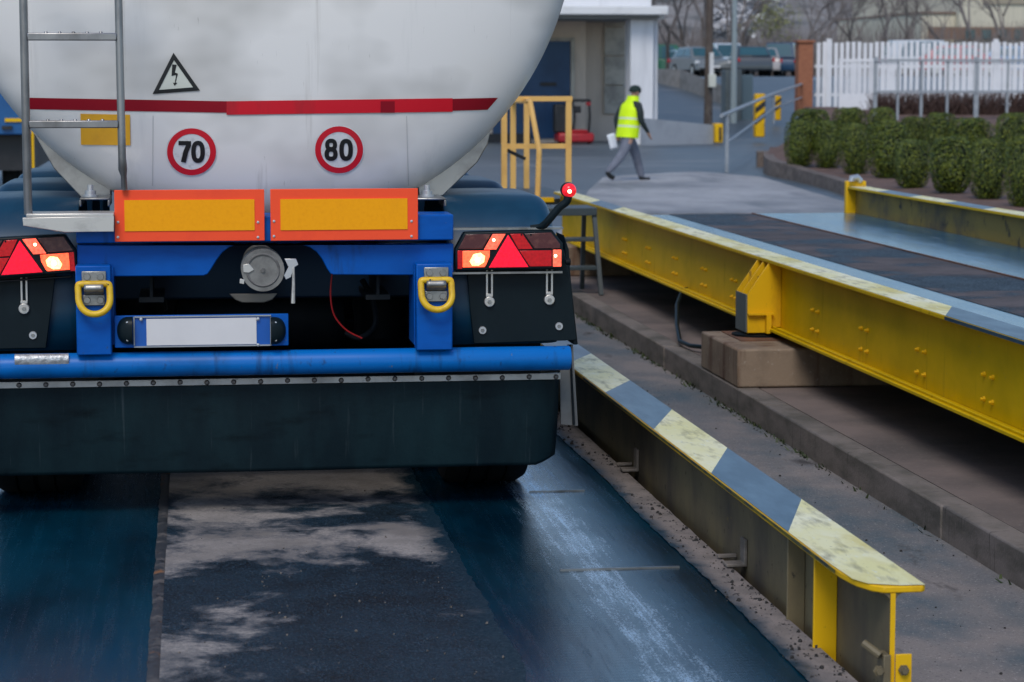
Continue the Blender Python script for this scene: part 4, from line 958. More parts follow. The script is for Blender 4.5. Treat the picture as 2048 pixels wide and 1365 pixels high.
def finger_set(V, E, wrist, palm_dir, side, curl):
    """adds palm and five fingers below joint index wrist"""
    d = Vector(palm_dir).normalized(); sd = Vector(side).normalized(); nrm = d.cross(sd)
    w = Vector(V[wrist][0]); V.append((tuple(w + d * .05), (.036, .016))); E.append((wrist, len(V) - 1)); pi = len(V) - 1
    V.append((tuple(w + d * .085), (.038, .014))); E.append((pi, len(V) - 1)); p2 = len(V) - 1
    for k, ln in ((-1.5, .062), (-.5, .075), (.5, .08), (1.5, .07)):
        b = w + d * .095 + sd * (k * .019)
        i0 = len(V); V.append((tuple(b), .0085)); E.append((p2, i0))
        V.append((tuple(b + d * ln * .5 + nrm * curl * .4), .008)); E.append((i0, i0 + 1))
        V.append((tuple(b + d * ln * .85 + nrm * curl), .007)); E.append((i0 + 1, i0 + 2))
    i0 = len(V); b = w + d * .03 + sd * .034
    V.append((tuple(b), .010)); E.append((pi, i0)); V.append((tuple(b + d * .03 + sd * .018 + nrm * curl * .3), .009)); E.append((i0, i0 + 1)); V.append((tuple(b + d * .055 + sd * .02 + nrm * curl * .7), .008)); E.append((i0 + 1, i0 + 2))
# local frame: +y walks forward, +x his right
V = [((0, 0, .93), (.165, .115)), ((0, .01, 1.08), (.16, .11)), ((0, .03, 1.25), (.185, .115)), ((0, .045, 1.40), (.17, .10)), ((0, .06, 1.49), .062), ((0, .085, 1.565), .062),
     ((0, .10, 1.645), (.078, .095)), ((0, .10, 1.72), (.062, .075))]
E = [(i, i + 1) for i in range(7)]
def chain(start, pts):
    p = start
    for q in pts: V.append(q); E.append((p, len(V) - 1)); p = len(V) - 1
    return p
# right arm forward, left arm back and down with papers
ra = chain(3, [((.20, .04, 1.405), .078), ((.255, .06, 1.28), .070), ((.275, .07, 1.13), .060), ((.25, .20, 1.00), .042), ((.235, .28, .92), .03)])
finger_set(V, E, ra, (-.1, .55, -.8), (-1, .3, 0), .02)
la_ = chain(3, [((-.20, .04, 1.405), .078), ((-.26, -.01, 1.28), .070), ((-.29, -.06, 1.13), .060), ((-.27, -.05, .98), .04), ((-.265, -.03, .89), .03)])
finger_set(V, E, la_, (0, .15, -1), (.2, 1, 0), .03)
# left leg forward, right leg behind
chain(0, [((-.09, .03, .86), .125), ((-.10, .20, .67), .108), ((-.10, .29, .51), .090), ((-.095, .37, .30), .082), ((-.09, .44, .12), .066), ((-.09, .455, .06), .050), ((-.09, .54, .055), (.050, .040)), ((-.09, .64, .075), (.045, .030))])
chain(0, [((.09, -.02, .86), .125), ((.10, -.08, .67), .108), ((.10, -.14, .51), .090), ((.10, -.27, .33), .082), ((.095, -.41, .17), .066), ((.095, -.45, .12), .050), ((.095, -.37, .055), (.050, .036)), ((.095, -.28, .03), (.047, .026))])
def asg(c):
    if c.z < .10 or (c.y < -.25 and c.z < .14): return 3
    if c.z > 1.50: return 2
    if abs(c.x) > .19 and c.z < .915 and c.z > .70: return 2
    if c.z < .98 and abs(c.x) < .225: return 1
    return 0
body = skin_body(V, E, "body", [m_jacket, m_trouser, m_skin, m_shoe], person, asg)
# head details: nose, ears, eyes, mouth as one part
b = MB()
b.lathe([(0, .028), (.012, .018), (.017, .0)], (0, .185, 1.63), 'y', 10)
for s in (-1, 1):
    b.lathe([(0, -.008), (.02, -.004), (.024, .006), (.01, .012)], (s * .083, .09, 1.635), 'x', 10)
    b.lathe([(0, .006), (.008, .003), (.01, -.004)], (s * .03, .188, 1.655), 'y', 8)
b.box((-.024, .178, 1.588), (.024, .188, 1.594))
for i in range(len(b.v)): b.v[i] = b.v[i] + person.location
b.build("face", m_skin, person)
def shell(name, rows, mats, matf=None, seg=28, parent=person):
    mb = MB(); vs = []
    for (cx, cy, z, rx, ry) in rows:
        for k in range(seg):
            a = 2 * PI * k / seg
            vs.append(Vector((cx + rx * abs(cos(a)) ** .8 * (1 if cos(a) > 0 else -1), cy + ry * abs(sin(a)) ** .9 * (1 if sin(a) > 0 else -1), z)) + person.location)
    base = len(mb.v); mb.v += vs
    for i in range(len(rows) - 1):
        for k in range(seg):
            mb.f.append([i * seg + k, i * seg + (k + 1) % seg, (i + 1) * seg + (k + 1) % seg, (i + 1) * seg + k]); mb.mi.append(matf(i) if matf else 0)
    return mb.build(name, mats, parent, smooth=60)
rows = [(0, -.008, .80, .225, .178), (0, 0, .88, .226, .175), (0, .005, .96, .224, .172), (0, .008, .99, .223, .171), (0, .012, 1.025, .222, .170), (0, .016, 1.10, .222, .169), (0, .018, 1.135, .222, .168), (0, .02, 1.17, .222, .166),
        (0, .03, 1.30, .228, .158), (0, .04, 1.40, .215, .145), (0, .05, 1.46, .15, .11), (0, .058, 1.51, .112, .10), (0, .066, 1.575, .106, .102)]
shell("vest", rows, [m_vest, m_reflective], lambda i: 1 if i in (3, 6) else 0)
shell("beanie", [(0, .095, 1.645, .088, .106), (0, .095, 1.675, .093, .112), (0, .097, 1.72, .088, .105), (0, .10, 1.755, .068, .082), (0, .10, 1.775, .038, .048), (0, .10, 1.782, .003, .003)], [m_beanie])
person.scale = (1.07, 1.08, 1.04); person.rotation_euler = (R(-5), 0, R(-64))
papers = thing("papers", "white papers held in the left hand of the walking person", "papers", (0, 0, 0))
rzm = Matrix.Rotation(R(-58), 4, 'Z')
papers.location = Vector((gp.x, gp.y, 0)) + rzm @ Vector((-.30, -.02, .70)); papers.rotation_euler = (R(8), R(-14), R(-30))
b = MB(); b.grid(lambda u, v: Vector((-.08 + .16 * u, .02 * sin(u * 3) + .015 * v, -.10 + .30 * v)) + papers.location, 6, 6); b.build("sheet", m_paper, papers, solid=.006)

# ------------------------------------------------------------------ loading dock building, left of the person
YB0 = 70.0
bld = thing("dock_building", "white and beige loading dock building with a canopy and blue door behind the person", "building", (T(1150, 290, YB0).x, YB0 + 4, 0))
X = lambda px, Y=YB0: T(px, 153, Y).x
Z = lambda py, Y=YB0: T(1200, py, Y).z
bx("wall", (X(560), YB0 + 3.2, 0), (X(1207), YB0 + 12, 5.9), m_wallbeige, bld)
bx("recess_wall", (X(1207) + .002, YB0 + 4.4, 0), (X(1300), YB0 + 12, 5.9), m_wallbeige, bld)
d = MB()
for i in range(4): d.box((X(1212, YB0 + 4), YB0 + 4.3, .85 + i * .9), (X(1256, YB0 + 4), YB0 + 4.39, .85 + i * .9 + .87))
d.build("sectional_door", m_secdoor, bld, bevel=.01)
YD = YB0 + 3.2
dr = MB().box((X(985, YD), YD - .06, .12), (X(1140, YD), YD - .004, Z(83, YD))).build("door", m_doorblue, bld)
bx("handle", (X(1080, YD), YD - .12, Z(172, YD)), (X(1112, YD), YD - .061, Z(165, YD)), m_blackp, dr)
b = MB(); b.box((X(1141, YD), YD - .10, 0), (X(1148, YD), YD - .003, Z(76, YD))); b.box((X(975, YD), YD - .10, Z(82.5, YD)), (X(1140.8, YD), YD - .003, Z(76, YD))); b.build("door_frame", m_secdoor, bld)
bx("canopy", (X(560), YB0 - .6, Z(30, YB0 - .6)), (X(1336, YB0 - .6), YB0 + 12.2, Z(12, YB0 - .6)), m_fascia, bld, bevel=.03)
bx("canopy_soffit", (X(570), YB0 - .3, Z(38, YB0)), (X(1312), YB0 + 12, Z(30.5, YB0 - .6)), m_soffit, bld)
bx("upper_wall", (X(560), YB0 + .2, Z(11.5, YB0 - .6)), (X(1304), YB0 + 12, 8.5), m_wallwhite, bld)
bx("column", (X(1261), YB0 + .0, .0), (X(1307), YB0 + .9, Z(38.5, YB0)), m_wallwhite, bld, bevel=.02)
bx("downpipe", (X(1312), YB0 + .3, .7), (X(1319), YB0 + .4, Z(40)), m_wallwhite, bld)
bx("gutter_box", (X(1316), YB0 - .1, Z(38)), (X(1326), YB0 + .25, Z(25)), m_fascia, bld)
bx("bumper_strip", (X(985), YD - .2, 0), (X(1090), YD - .062, .28), m_blackp, bld)
# ramp wall right of the dock, with its yellow end block
rw = thing("ramp_wall", "low grey concrete ramp wall ending in a yellow painted block", "wall", (X(1350), YB0 + .2, 0))
pa, pb = T(1283, 290, YB0 - .2), T(1424, 286, YB0 + 1)
b = MB(); b.extr([(pa.x, YB0 - .2, 0), (pb.x, YB0 + .8, 0), (pb.x, YB0 + .8, Z(251, YB0 + .8)), (pa.x, YB0 - .2, Z(236, YB0))], (0, .25, 0)); b.build("wall_body", M("ramp_concrete", (.30, .33, .37), [((.24, .265, .30), .8, 2, one, .45, .7)], rough=.8), rw)
b = MB(); x0, x1 = X(1418, YB0 + .7), X(1446, YB0 + .7); b.box((pb.x + .01, YB0 + .6, 0.04), (x1, YB0 + 1.1, Z(248, YB0 + .8))); b.build("end_block", m_yel_bright, rw, bevel=.03)
b = MB().box((pb.x + .12, YB0 + .585, .1), (pb.x + .19, YB0 + .599, .5)); b.build("block_slot", m_blackp, rw)
# red pallet stacker in front of the beige wall
ps = thing("pallet_stacker", "red and black pallet stacker parked beside the blue door", "pallet stacker", (X(1165), YB0 + 1.6, 0))
YS = YB0 + 1.2
b = MB(); b.box((X(1118, YS), YS, .05), (X(1189, YS), YS + 1.0, .33)); b.build("chassis", m_red, ps, bevel=.06)
b = MB(); b.box((X(1140, YS), YS + .1, .331), (X(1178, YS), YS + .7, .42)); b.build("motor_cover", m_red, ps, bevel=.05)
b = MB(); b.box((X(1113, YS), YS + .35, .331), (X(1143, YS), YS + .8, 1.18)); b.build("battery_box", m_blackp, ps, bevel=.05)
for px in (1150, 1183):
    MB().tube(crv([(X(px, YS), YS + .5, .33), (X(px + (2 if px > 1160 else 4), YS), YS + .45, .8), (X(px, YS), YS + .5, 1.28)], 4), .035, 8).build("mast_post", m_blackp, ps)
bx("mast_head", (X(1146, YS), YS + .45, 1.25), (X(1187, YS), YS + .55, 1.33), m_blackp, ps, bevel=.02)
bx("control_head", (X(1153, YS), YS + .40, .92), (X(1167, YS), YS + .6, 1.12), m_blackp, ps, bevel=.03)
bx("warning_cap", (X(1177, YS), YS + .4, 1.14), (X(1186, YS), YS + .449, 1.24), m_red, ps)
for px in (1124, 1182): MB().lathe([(0, -.05), (.09, -.05), (.09, .05), (0, .05)], (X(px, YS), YS + .3, .09), 'x', 16).build("wheel", m_tyre, ps)

# ------------------------------------------------------------------ planting bed with shrubs
def bedz(y): return .18 + max(0, y - 44) * .024
kl = [GP(2330, 560), GP(2048, 482), GP(1890, 440), GP(1735, 407), GP(1650, 379), GP(1585, 362), GP(1540, 353), GP(1527, 345), GP(1531, 332)]
kl = [Vector((p.x, p.y, 0)) for p in kl] + [Vector((12.75, 52.8, 0)), Vector((14.7, 59.0, 0)), Vector((19.9, 78, 0))]
mb = MB()
kk = crv(kl, 5)
for i in range(len(kk) - 1):
    a, b_ = kk[i], kk[i + 1]; d = (b_ - a).normalized(); nn = Vector((d.y, -d.x, 0)); g = .012 if i % 2 else 0
    za = bedz(a.y) + .05 - .16 * min(1, max(0, (a.y - 49) / 6)); zb2 = bedz(b_.y) + .05 - .16 * min(1, max(0, (b_.y - 49) / 6))
    a2, b2 = a + d * g, b_
    q = [a2, b2, b2 + nn * .22, a2 + nn * .22]
    mb.add([(p.x, p.y, -.02) for p in q] + [(p.x, p.y, zz) for p, zz in zip(q, (za, zb2, zb2, za))], [(3, 2, 1, 0), (4, 5, 6, 7), (0, 1, 5, 4), (1, 2, 6, 5), (2, 3, 7, 6), (3, 0, 4, 7)])
tag(mb.build("bed_kerb", m_brickkerb), kind="structure")
mb = MB(); rb = Vector((44, 78, 0)); rf = Vector((44, kl[0].y, 0))
nx = 16
for i in range(len(kk) - 1):
    for k in range(nx):
        q = []
        for p in (kk[i], kk[i + 1]):
            for t in ((k / nx) ** 1.5, ((k + 1) / nx) ** 1.5):
                x = p.x + .1 + (44 - p.x) * t; q.append((x, p.y, bedz(p.y) + .05 * mnoise.noise(Vector((x * .9, p.y * .9, 2)))))
        mb.add(q, [(0, 1, 3, 2)])
tag(mb.build("planting_bed", m_soil, smooth=60), kind="structure")

def bush_mesh(seed, w, h, n=2600, mat=None):
    rng = random.Random(seed); mb = MB(); ex = 4.4
    def surf(dirv):
        x, y, z = dirv; k = (abs(x) ** ex + abs(y) ** ex + abs(z) ** ex) ** (-1 / ex); return Vector((x, y, z)) * k
    for i in range(n):
        while True:
            dv = Vector((rng.gauss(0, 1), rng.gauss(0, 1), rng.gauss(0, 1)))
            if dv.length > .1: dv.normalize(); break
        s = surf(dv)
        lump = 1 + .05 * mnoise.noise(dv * 2.2 + Vector((seed, 0, 0))) + .04 * mnoise.noise(dv * 6 + Vector((0, seed, 0)))
        r = lump * (1 - .16 * rng.random() ** 2)
        taper = 1 - .12 * max(0, -s.z) - .05 * max(0, s.z)
        p = Vector((s.x * w / 2 * r * taper, s.y * w / 2 * r * taper, h / 2 + s.z * h / 2 * r))
        a = rng.random() * 6.28; t1 = dv.orthogonal().normalized(); t2 = dv.cross(t1)
        u = (t1 * cos(a) + t2 * sin(a) + dv * rng.uniform(-.5, .9)).normalized(); v = u.cross(dv + Vector((rng.uniform(-.6, .6), rng.uniform(-.6, .6), rng.uniform(-.2, .6)))).normalized()
        l = .010 + .012 * rng.random(); ww = l * .62
        mb.add([p - u * l - v * ww * .3, p - u * l * .2 + v * ww, p + u * l, p - u * l * .2 - v * ww], [(0, 1, 2, 3)])
    return mb
def bush_core(w, h):
    mb = MB(); pr = []
    for i in range(9):
        t = i / 8; z = .02 + (h * .92 - .02) * t
        pr.append((w * .5 * .86 * (1 - abs(2 * t - 1) ** 3.2 * .75) * (1 - .15 * (1 - t)), z))
    return mb.lathe([(0, pr[0][1])] + pr + [(0, pr[-1][1])], (0, 0, 0), 'z', 14)
protos = []
for sd, w, h in ((1, .57, .98), (5, .68, .94)):
    t = empty("round_shrub"); 
    bush_mesh(sd, w, h, 8000).build("foliage", m_leaf, t, smooth=0, fixn=False); bush_core(w, h).build("shade_core", m_leafcore, t)
    protos.append([t, False])
front = [(1600, 334, 58, 240, 'leftmost in the front row'), (1655, 336, 55, 240, 'second in the front row'), (1711, 350, 58, 246, 'third in the front row'), (1777, 357, 78, 240, 'tallest, fourth in the front row'), (1824, 377, 72, 277, 'short, fifth in the front row'), (1902, 386, 86, 270, 'broad, sixth in the front row'), (1976, 398, 78, 275, 'seventh in the front row'), (2045, 414, 68, 270, 'last in the front row')]
back = [(1620, 300, 82, 217, 'leftmost in the back row'), (1698, 300, 66, 214, 'second in the back row'), (1763, 303, 62, 214, 'third in the back row'), (1826, 310, 56, 232, 'mostly hidden, fourth in the back row'), (1878, 315, 66, 224, 'fifth in the back row'), (1938, 322, 90, 234, 'yellowish, sixth in the back row'), (2026, 330, 78, 224, 'rightmost in the back row')]
rng = random.Random(3)
for (px, py, wpx, top, where), row in [(f, "front") for f in front] + [(b, "back") for b in back]:
    # foot of the shrub on the sloping bed
    Y = 46.
    for _ in range(30):
        z = bedz(Y); Y = .5 * Y + .5 * GP(px, py, z).y
    p = GP(px, py, bedz(Y))
    pr = protos[rng.randrange(2)]; o = pr[0] if not pr[1] else copy_tree(pr[0]); pr[1] = True
    o.location = p; o.rotation_euler = (0, 0, rng.random() * 6)
    wm = wpx / F * Y * .97; hm = (py - top) / F * Y * 1.0
    pw, ph = (.57, .98) if pr is protos[0] else (.68, .94)
    o.scale = (wm / pw, wm / pw, hm / ph)
    tag(o, f"clipped round green shrub, {where} counting from the left" if "left" not in where and "right" not in where and "last" not in where and "hidden" not in where else f"clipped round green shrub, {where} of the planting bed", "shrub", "clipped shrubs in the planting bed")

# ------------------------------------------------------------------ fences behind
YF = 80.0
def zf_(py, Y=YF): return T(1700, py, Y).z
fence = thing("picket_fence", "tall white picket fence running right from the brick pillar", "fence", (T(1850, 200, YF).x, YF, .9))
mb = MB(); px = 1637.
while px < 2330:
    x = T(px, 153, YF).x; mb.box((x - .066, YF, .75), (x + .066, YF + .04, zf_(84 + (2 if int(px) % 2 else 0)))); px += 11.6
mb.build("pickets", m_whitefence, fence, bevel=.006)
mb = MB()
for py in (133, 190): mb.box((T(1630, 153, YF).x, YF + .041, zf_(py) - .05), (T(2340, 153, YF).x, YF + .09, zf_(py) + .05))
mb.build("rail", m_whitefence, fence)
for px in (1612, 1657, 1990, 2330):
    if px == 1612: continue
    x = T(px, 153, YF).x; bx("post", (x - .09, YF - .06, .75), (x + .09, YF - .002, zf_(78)), m_whitefence, fence, bevel=.01)
for (pa_, pb_) in ((1746, 1812), (1800, 1895), (2040, 2200)): pass
bp = thing("brick_pillar", "orange red brick gate pillar at the left end of the picket fence", "pillar", (T(1611, 153, YF).x, YF, .8))
mb = MB().box((T(1597, 153, YF - .2).x, YF - .2, .7), (T(1626, 153, YF - .2).x, YF + .3, zf_(86))); mb.build("shaft", m_brick, bp, bevel=.01)
mb = MB().box((T(1594, 153, YF - .2).x, YF - .26, zf_(86)), (T(1629, 153, YF - .2).x, YF + .36, zf_(81))); mb.build("cap", m_brick, bp, bevel=.01)
gate = thing("white_gate", "white gate panel with close bars and solid lower half before the picket fence", "gate", (T(1712, 200, 76).x, 76, .9))
mb = MB(); Yg = 76.0
for i in range(12):
    x = T(1686 + i * 5.2, 153, Yg).x; mb.box((x - .022, Yg, zf_(186, Yg)), (x + .022, Yg + .03, zf_(122, Yg)))
mb.build("bars", m_whitefence, gate)
mb = MB()
for a, b_, c, d in ((1678, 117, 1686, 225), (1742, 117, 1749, 225)): mb.box((T(a, 153, Yg).x, Yg - .03, .85), (T(b_ if False else c, 153, Yg).x, Yg + .06, zf_(b_, Yg)))
x0, x1 = T(1686, 153, Yg).x + .002, T(1742, 153, Yg).x - .002
mb.box((x0, Yg - .02, zf_(124, Yg)), (x1, Yg + .05, zf_(118, Yg)))
mb.build("gate_frame", m_whitefence, gate)
bx("lower_panel", (x0, Yg - .01, .9), (x1, Yg + .02, zf_(187, Yg)), m_whitefence, gate)
gr = thing("metal_railing", "grey galvanised railing standing right of the white gate behind the shrubs", "railing", (T(1900, 200, 68).x, 68, .85))
Yg = 68.0
for px, w in ((1751, .10), (1796, .06), (1843, .07), (1895, .06), (1953, .13), (2015, .06), (2075, .06)):
    x = T(px, 153, Yg).x; bx("post", (x - w / 2, Yg - .04, .7), (x + w / 2, Yg + .04, zf_(114 if w > .09 else 121, Yg)), m_greymetal, gr)
for py in (121, 184):
    bx("rail", (T(1746, 153, Yg).x, Yg - .075, zf_(py + 2.5, Yg)), (T(2110, 153, Yg).x, Yg - .041, zf_(py - 2.5, Yg)), m_greymetal, gr)
for p0, p1 in ((1756., 1800.), (1892., 2105.)):
    b = MB(); px = p0
    while px < p1:
        x = T(px, 153, Yg).x
        b.box((x - .026, Yg - .02, zf_(182, Yg)), (x + .026, Yg, zf_(124, Yg)))
        px += 6.4
    b.build("infill_bars", m_whitefence, gr)
# sloping handrail left of the bed
hr = thing("handrail", "grey sloping handrail beside the shrubs, near the striped post", "handrail", (11, 50, 0))
A3, B3, C3 = GP(1453, 345), None, None
pts = [(1453, 345, 228), (1547, 247, 188), (1640, 205, 156)]
PP = []
for (px, pb_, pt), Y in zip(pts, (A3.y, 72, 86)):
    a, t = T(px, pb_, Y), T(px, pt, Y); PP.append((a, t))
    bx("post", (a.x - .035, Y - .035, min(a.z, 0 if Y < 60 else a.z) - .02), (a.x + .035, Y + .035, t.z), m_greymetal, hr)
MB().tube([T(1443, 232, 49.5)] + [t for a, t in PP], .045, 8).build("top_rail", m_greymetal, hr)
MB().tube([a.lerp(t, .5) for a, t in PP], .03, 8).build("mid_rail", m_greymetal, hr)
# striped yellow bollard, its shadowed mate, cabinet, pole, lamp post
def bollard(px, pt, pb_, Y, w, label, band=True):
    a = T(px, pb_, Y); t = thing("striped_bollard", label, "bollard", (a.x, Y, a.z), 0, "yellow and black posts by the ramp")
    zt = T(px, pt, Y).z
    bx("post", (a.x - w / 2, Y - w / 2, a.z - .1), (a.x + w / 2, Y + w / 2, zt), m_yel_bright, t, bevel=.03)
    b = MB(); n = 3
    for i in range(n):
        z0 = a.z + (zt - a.z) * (.22 + .28 * i); hh = (zt - a.z) * .15
        if z0 + w * .9 + hh < zt:
            b.extr([(a.x - w / 2 - .003, Y - w / 2 - .003, z0), (a.x + w / 2 + .003, Y - w / 2 - .003, z0 + w * .8), (a.x + w / 2 + .003, Y - w / 2 - .003, z0 + w * .8 + hh), (a.x - w / 2 - .003, Y - w / 2 - .003, z0 + hh)], (0, -.004, 0))
    b.build("black_stripe", m_blackp, t)
bollard(1518, 188, 268, 72, .30, "yellow post with black diagonal stripes standing by the sloping handrail")
bollard(1553, 192, 235, 82, .26, "smaller yellow and black post farther back, right of the nearer striped one")
cb = thing("utility_cabinet", "grey green utility cabinet at the foot of the lamp post", "cabinet", (T(1475, 215, 84).x, 84.4, gh(0, 84)))
b = MB(); b.box((T(1452, 153, 84).x, 84, gh(0, 84) - .2), (T(1484, 153, 84).x, 84.8, T(1470, 140, 84).z)); b.build("cabinet_body", m_bin, cb, bevel=.03)
b = MB(); b.box((T(1485, 153, 84).x, 84.1, gh(0, 84) - .2), (T(1508, 153, 84).x, 84.8, T(1470, 150, 84).z)); b.build("side_box", M("blue_grey_box", (.09, .14, .17), rough=.5), cb, bevel=.03)
b = MB(); b.box((T(1455, 153, 84).x, 83.985, T(1470, 205, 84).z), (T(1482, 153, 84).x, 83.999, T(1470, 146, 84).z)); b.build("cabinet_door", m_bin, cb)
lp = thing("lamp_post", "pale grey slender lamp post rising beside the cabinet", "lamp post", (T(1468, 153, 83).x, 83, gh(0, 83)))
MB().tube([(lp.location.x, 83, gh(0, 83) - .1), (lp.location.x, 83, 4), (lp.location.x, 83, 9.5)], [.12, .085, .06], 10).build("shaft", M("post_grey", (.28, .34, .36), rough=.5), lp)
MB().tube([(lp.location.x, 83, 9.5), (lp.location.x - .3, 83, 9.75), (lp.location.x - 1.3, 83, 9.8)], .045, 8).build("arm", m_greymetal, lp)
bx("luminaire", (lp.location.x - 1.9, 82.85, 9.74), (lp.location.x - 1.3, 83.15, 9.88), m_greymetal, lp, bevel=.03)
pp = thing("wooden_pole", "brown wooden utility pole with a white box in front of the parked cars", "pole", (T(1416, 240, 78).x, 78, gh(0, 78)))
xq = pp.location.x
MB().tube([(xq, 78, 0), (xq + .02, 78, 3), (xq + .05, 78, 9)], [.15, .135, .10], 10).build("shaft", m_bark, pp)
b = MB(); b.box((T(1416, 153, 77.8).x, 77.66, zf_(175, 77.8)), (T(1431, 153, 77.8).x, 77.84, zf_(149, 77.8))); b.build("meter_box", M("box_white", (.62, .64, .58), rough=.5), pp, bevel=.02)
b = MB(); b.box((T(1418, 153, 77.8).x, 77.70, zf_(149, 77.8) + .001), (T(1426, 153, 77.8).x, 77.80, zf_(106, 77.8))); b.build("conduit", m_fascia, pp)
# retaining walls of the car park
rt = thing("retaining_wall", "rough concrete retaining wall below the parked cars", "wall", (T(1390, 170, 96).x, 96, 1))
b = MB(); w0, w1, w2 = T(1316, 150, 98), T(1358, 146, 96), T(1452, 165, 90)
for (a, c, za, zc) in ((T(1310, 153, 99), T(1360, 153, 96), zf_(138, 99), zf_(140, 96)), (T(1360, 153, 96), T(1500, 153, 86), zf_(140, 96), zf_(192, 86))):
    b.extr([(a.x, a.y, 0.0), (c.x, c.y, 0.0), (c.x, c.y, zc), (a.x, a.y, za)], (.1, .35, 0))
b.build("wall_body", M("wall_concrete", (.29, .265, .24), [((.17, .15, .13), .85, 1.2, (1, 1, 2), .45, .7)], rough=.85), rt)

# ------------------------------------------------------------------ cars
def car_proto(name, h=1.46, van=0):
    t = empty(name)
    L, W = 4.3, 1.76
    side = [(-2.15, .30), (-2.12, .62), (-2.0, .82), (-1.15, .93 + .03 * van), (1.62, .98), (2.02, .92), (2.15, .62), (2.13, .30)]
    roof = [(-1.15, .93), (-.45, h - .03), (.2, h), (1.25, h - .03), (1.85, .96)]
    if van: roof = [(-1.35, .95), (-.75, h - .02), (.2, h), (1.75, h - .02), (2.02, .96)]
    mb = MB()
    def slab(poly, w0, w1, zsp):
        n = len(poly); vs = []
        for s in (-1, 1):
            for (y, z) in poly:
                t_ = min(1, max(0, (z - zsp[0]) / (zsp[1] - zsp[0]))); w = w0 + (w1 - w0) * t_
                vs.append((s * w / 2, y, z))
        fs = [tuple(range(n)), tuple(range(2 * n - 1, n - 1, -1))] + [(i, i + n, (i + 1) % n + n, (i + 1) % n) for i in range(n)]
        mb.add(vs, fs)
    slab(side, W, W - .06, (.3, 1.0)); slab(roof, W - .08, W - .42, (.93, h))
    mb.build("body", [M("car_paint_default", (.5, .5, .5), rough=.3, coat=.5)], t, bevel=.05)
    f0, f1 = roof[0], roof[1]; r0, r1 = roof[-1], roof[-2]
    for nm_, a, b_ in (("windscreen", f0, f1), ("rear_window", r0, r1)):
        g = MB()
        sgn = -1 if a[0] < 0 else 1
        def P(y, z, s): 
            t_ = (z - .93) / (h - .93); w = (W - .08 + (-.34) * t_) * .86
            return Vector((s * w / 2, y + sgn * .014, z + .008))
        lo, hi = .12, .90
        ya, za = a[0] + (b_[0] - a[0]) * lo, a[1] + (b_[1] - a[1]) * lo; yb2, zb3 = a[0] + (b_[0] - a[0]) * hi, a[1] + (b_[1] - a[1]) * hi
        g.add([P(ya, za, -1), P(ya, za, 1), P(yb2, zb3, 1), P(yb2, zb3, -1)], [(0, 1, 2, 3)])
        g.build(nm_, m_glass, t, smooth=0)
    for s in (-1, 1):
        for (y0, y1) in ((-.72, .12), (.2, 1.2)):
            g = MB()
            def P(y, z):
                t_ = (z - .93) / (h - .93); w = W - .08 + (-.34) * t_; return Vector((s * (w / 2 + .012), y, z))
            g.add([P(y0 - (.14 if y0 < 0 else 0), 1.0), P(y1 + (.2 if y1 > 1 else 0), 1.0), P(y1, h - .10), P(y0 + (.18 if y0 < 0 else 0), h - .10)], [(0, 1, 2, 3)])
            g.build("side_window", m_glass, t, smooth=0)
    for s in (-1, 1):
        for y in (-1.32, 1.30):
            w = MB().lathe([(0, -.09), (.19, -.10), (.30, -.10), (.315, -.06), (.315, .06), (.30, .10), (0, .10)], (s * .80, y, .315), 'x', 20).build("wheel", m_tyre, t)
            MB().lathe([(0, s * .105), (.19, s * .103), (.19, s * .09)], (s * .80, y, .315), 'x', 14).build("rim", m_alu, w)
        MB().box((s * .84 - .18, -2.16, .62), (s * .84 + (-.03 if s > 0 else .03) + .0, -2.02, .76)).build("headlight", m_signwhite, t, bevel=.02)
        MB().box((s * .84 - .13, 2.02, .70), (s * .84 + (-.02), 2.165, .88)).build("tail_light", m_lens_red, t, bevel=.02)
    bx("number_plate", (-.26, -2.172, .42), (.26, -2.158, .53), m_signwhite, t); bx("bumper", (-.80, -2.19, .30), (.80, -2.10, .41), m_blackp, t, bevel=.02)
    return t
pA, pB = car_proto("parked_car"), car_proto("parked_car", 1.78, 1)
carcol = lambda n, c: M("car_paint_" + n, c, [(tuple(x * .85 for x in c), .35, 2, one, .45, .7)], rough=.28, coat=.6)
cars = [(pA, 1372, 132, 0, "pale_blue", (.34, .46, .54), "small pale blue car left of the wooden pole, front towards us"),
        (pA, 1402, 140, 25, "dark_grey", (.04, .055, .065), "dark grey car just behind the wooden pole"),
        (pB, 1450, 128, 0, "white", (.56, .62, .68), "white van facing us between the pole and the lamp post"),
        (pA, 1488, 142, 12, "slate", (.05, .08, .11), "slate coloured car right behind the lamp post"),
        (pA, 1524, 122, 168, "silver", (.36, .33, .32), "silver car seen from behind, right of the lamp post"),
        (pB, 1571, 126, 155, "navy", (.010, .045, .10), "dark blue car by the brick pillar"),
        (pB, 1326, 134, 80, "green", (.006, .10, .05), "green vehicle at the left end of the car park by the building"),
        (pA, 1346, 150, 12, "teal", (.03, .13, .17), "teal car behind the green vehicle"),
        (pA, 1400, 118, 8, "mid_grey", (.16, .18, .19), "mid grey car in the front row just left of the wooden pole"),
        (pA, 1497, 116, 175, "graphite", (.035, .045, .055), "graphite car in the front row between the lamp post and the silver car"),
        (pA, 1425, 156, 5, "black", (.012, .015, .018), "black car in the row behind the white van"),
        (pB, 1545, 152, 20, "steel_blue", (.10, .22, .32), "steel blue van behind the silver car"),
        (pA, 1590, 158, 170, "charcoal", (.03, .035, .04), "charcoal car half hidden by the brick pillar"),
        (pA, 1925, 112, 75, "red", (.42, .03, .04), "red car seen through the picket fence"),
        (pB, 1850, 116, 85, "white_b", (.5, .54, .58), "white van seen through the left part of the picket fence"),
        (pA, 2040, 114, 80, "light_blue", (.12, .26, .46), "light blue car seen through the right end of the picket fence")]
used = set()
for c_ in cars: pass
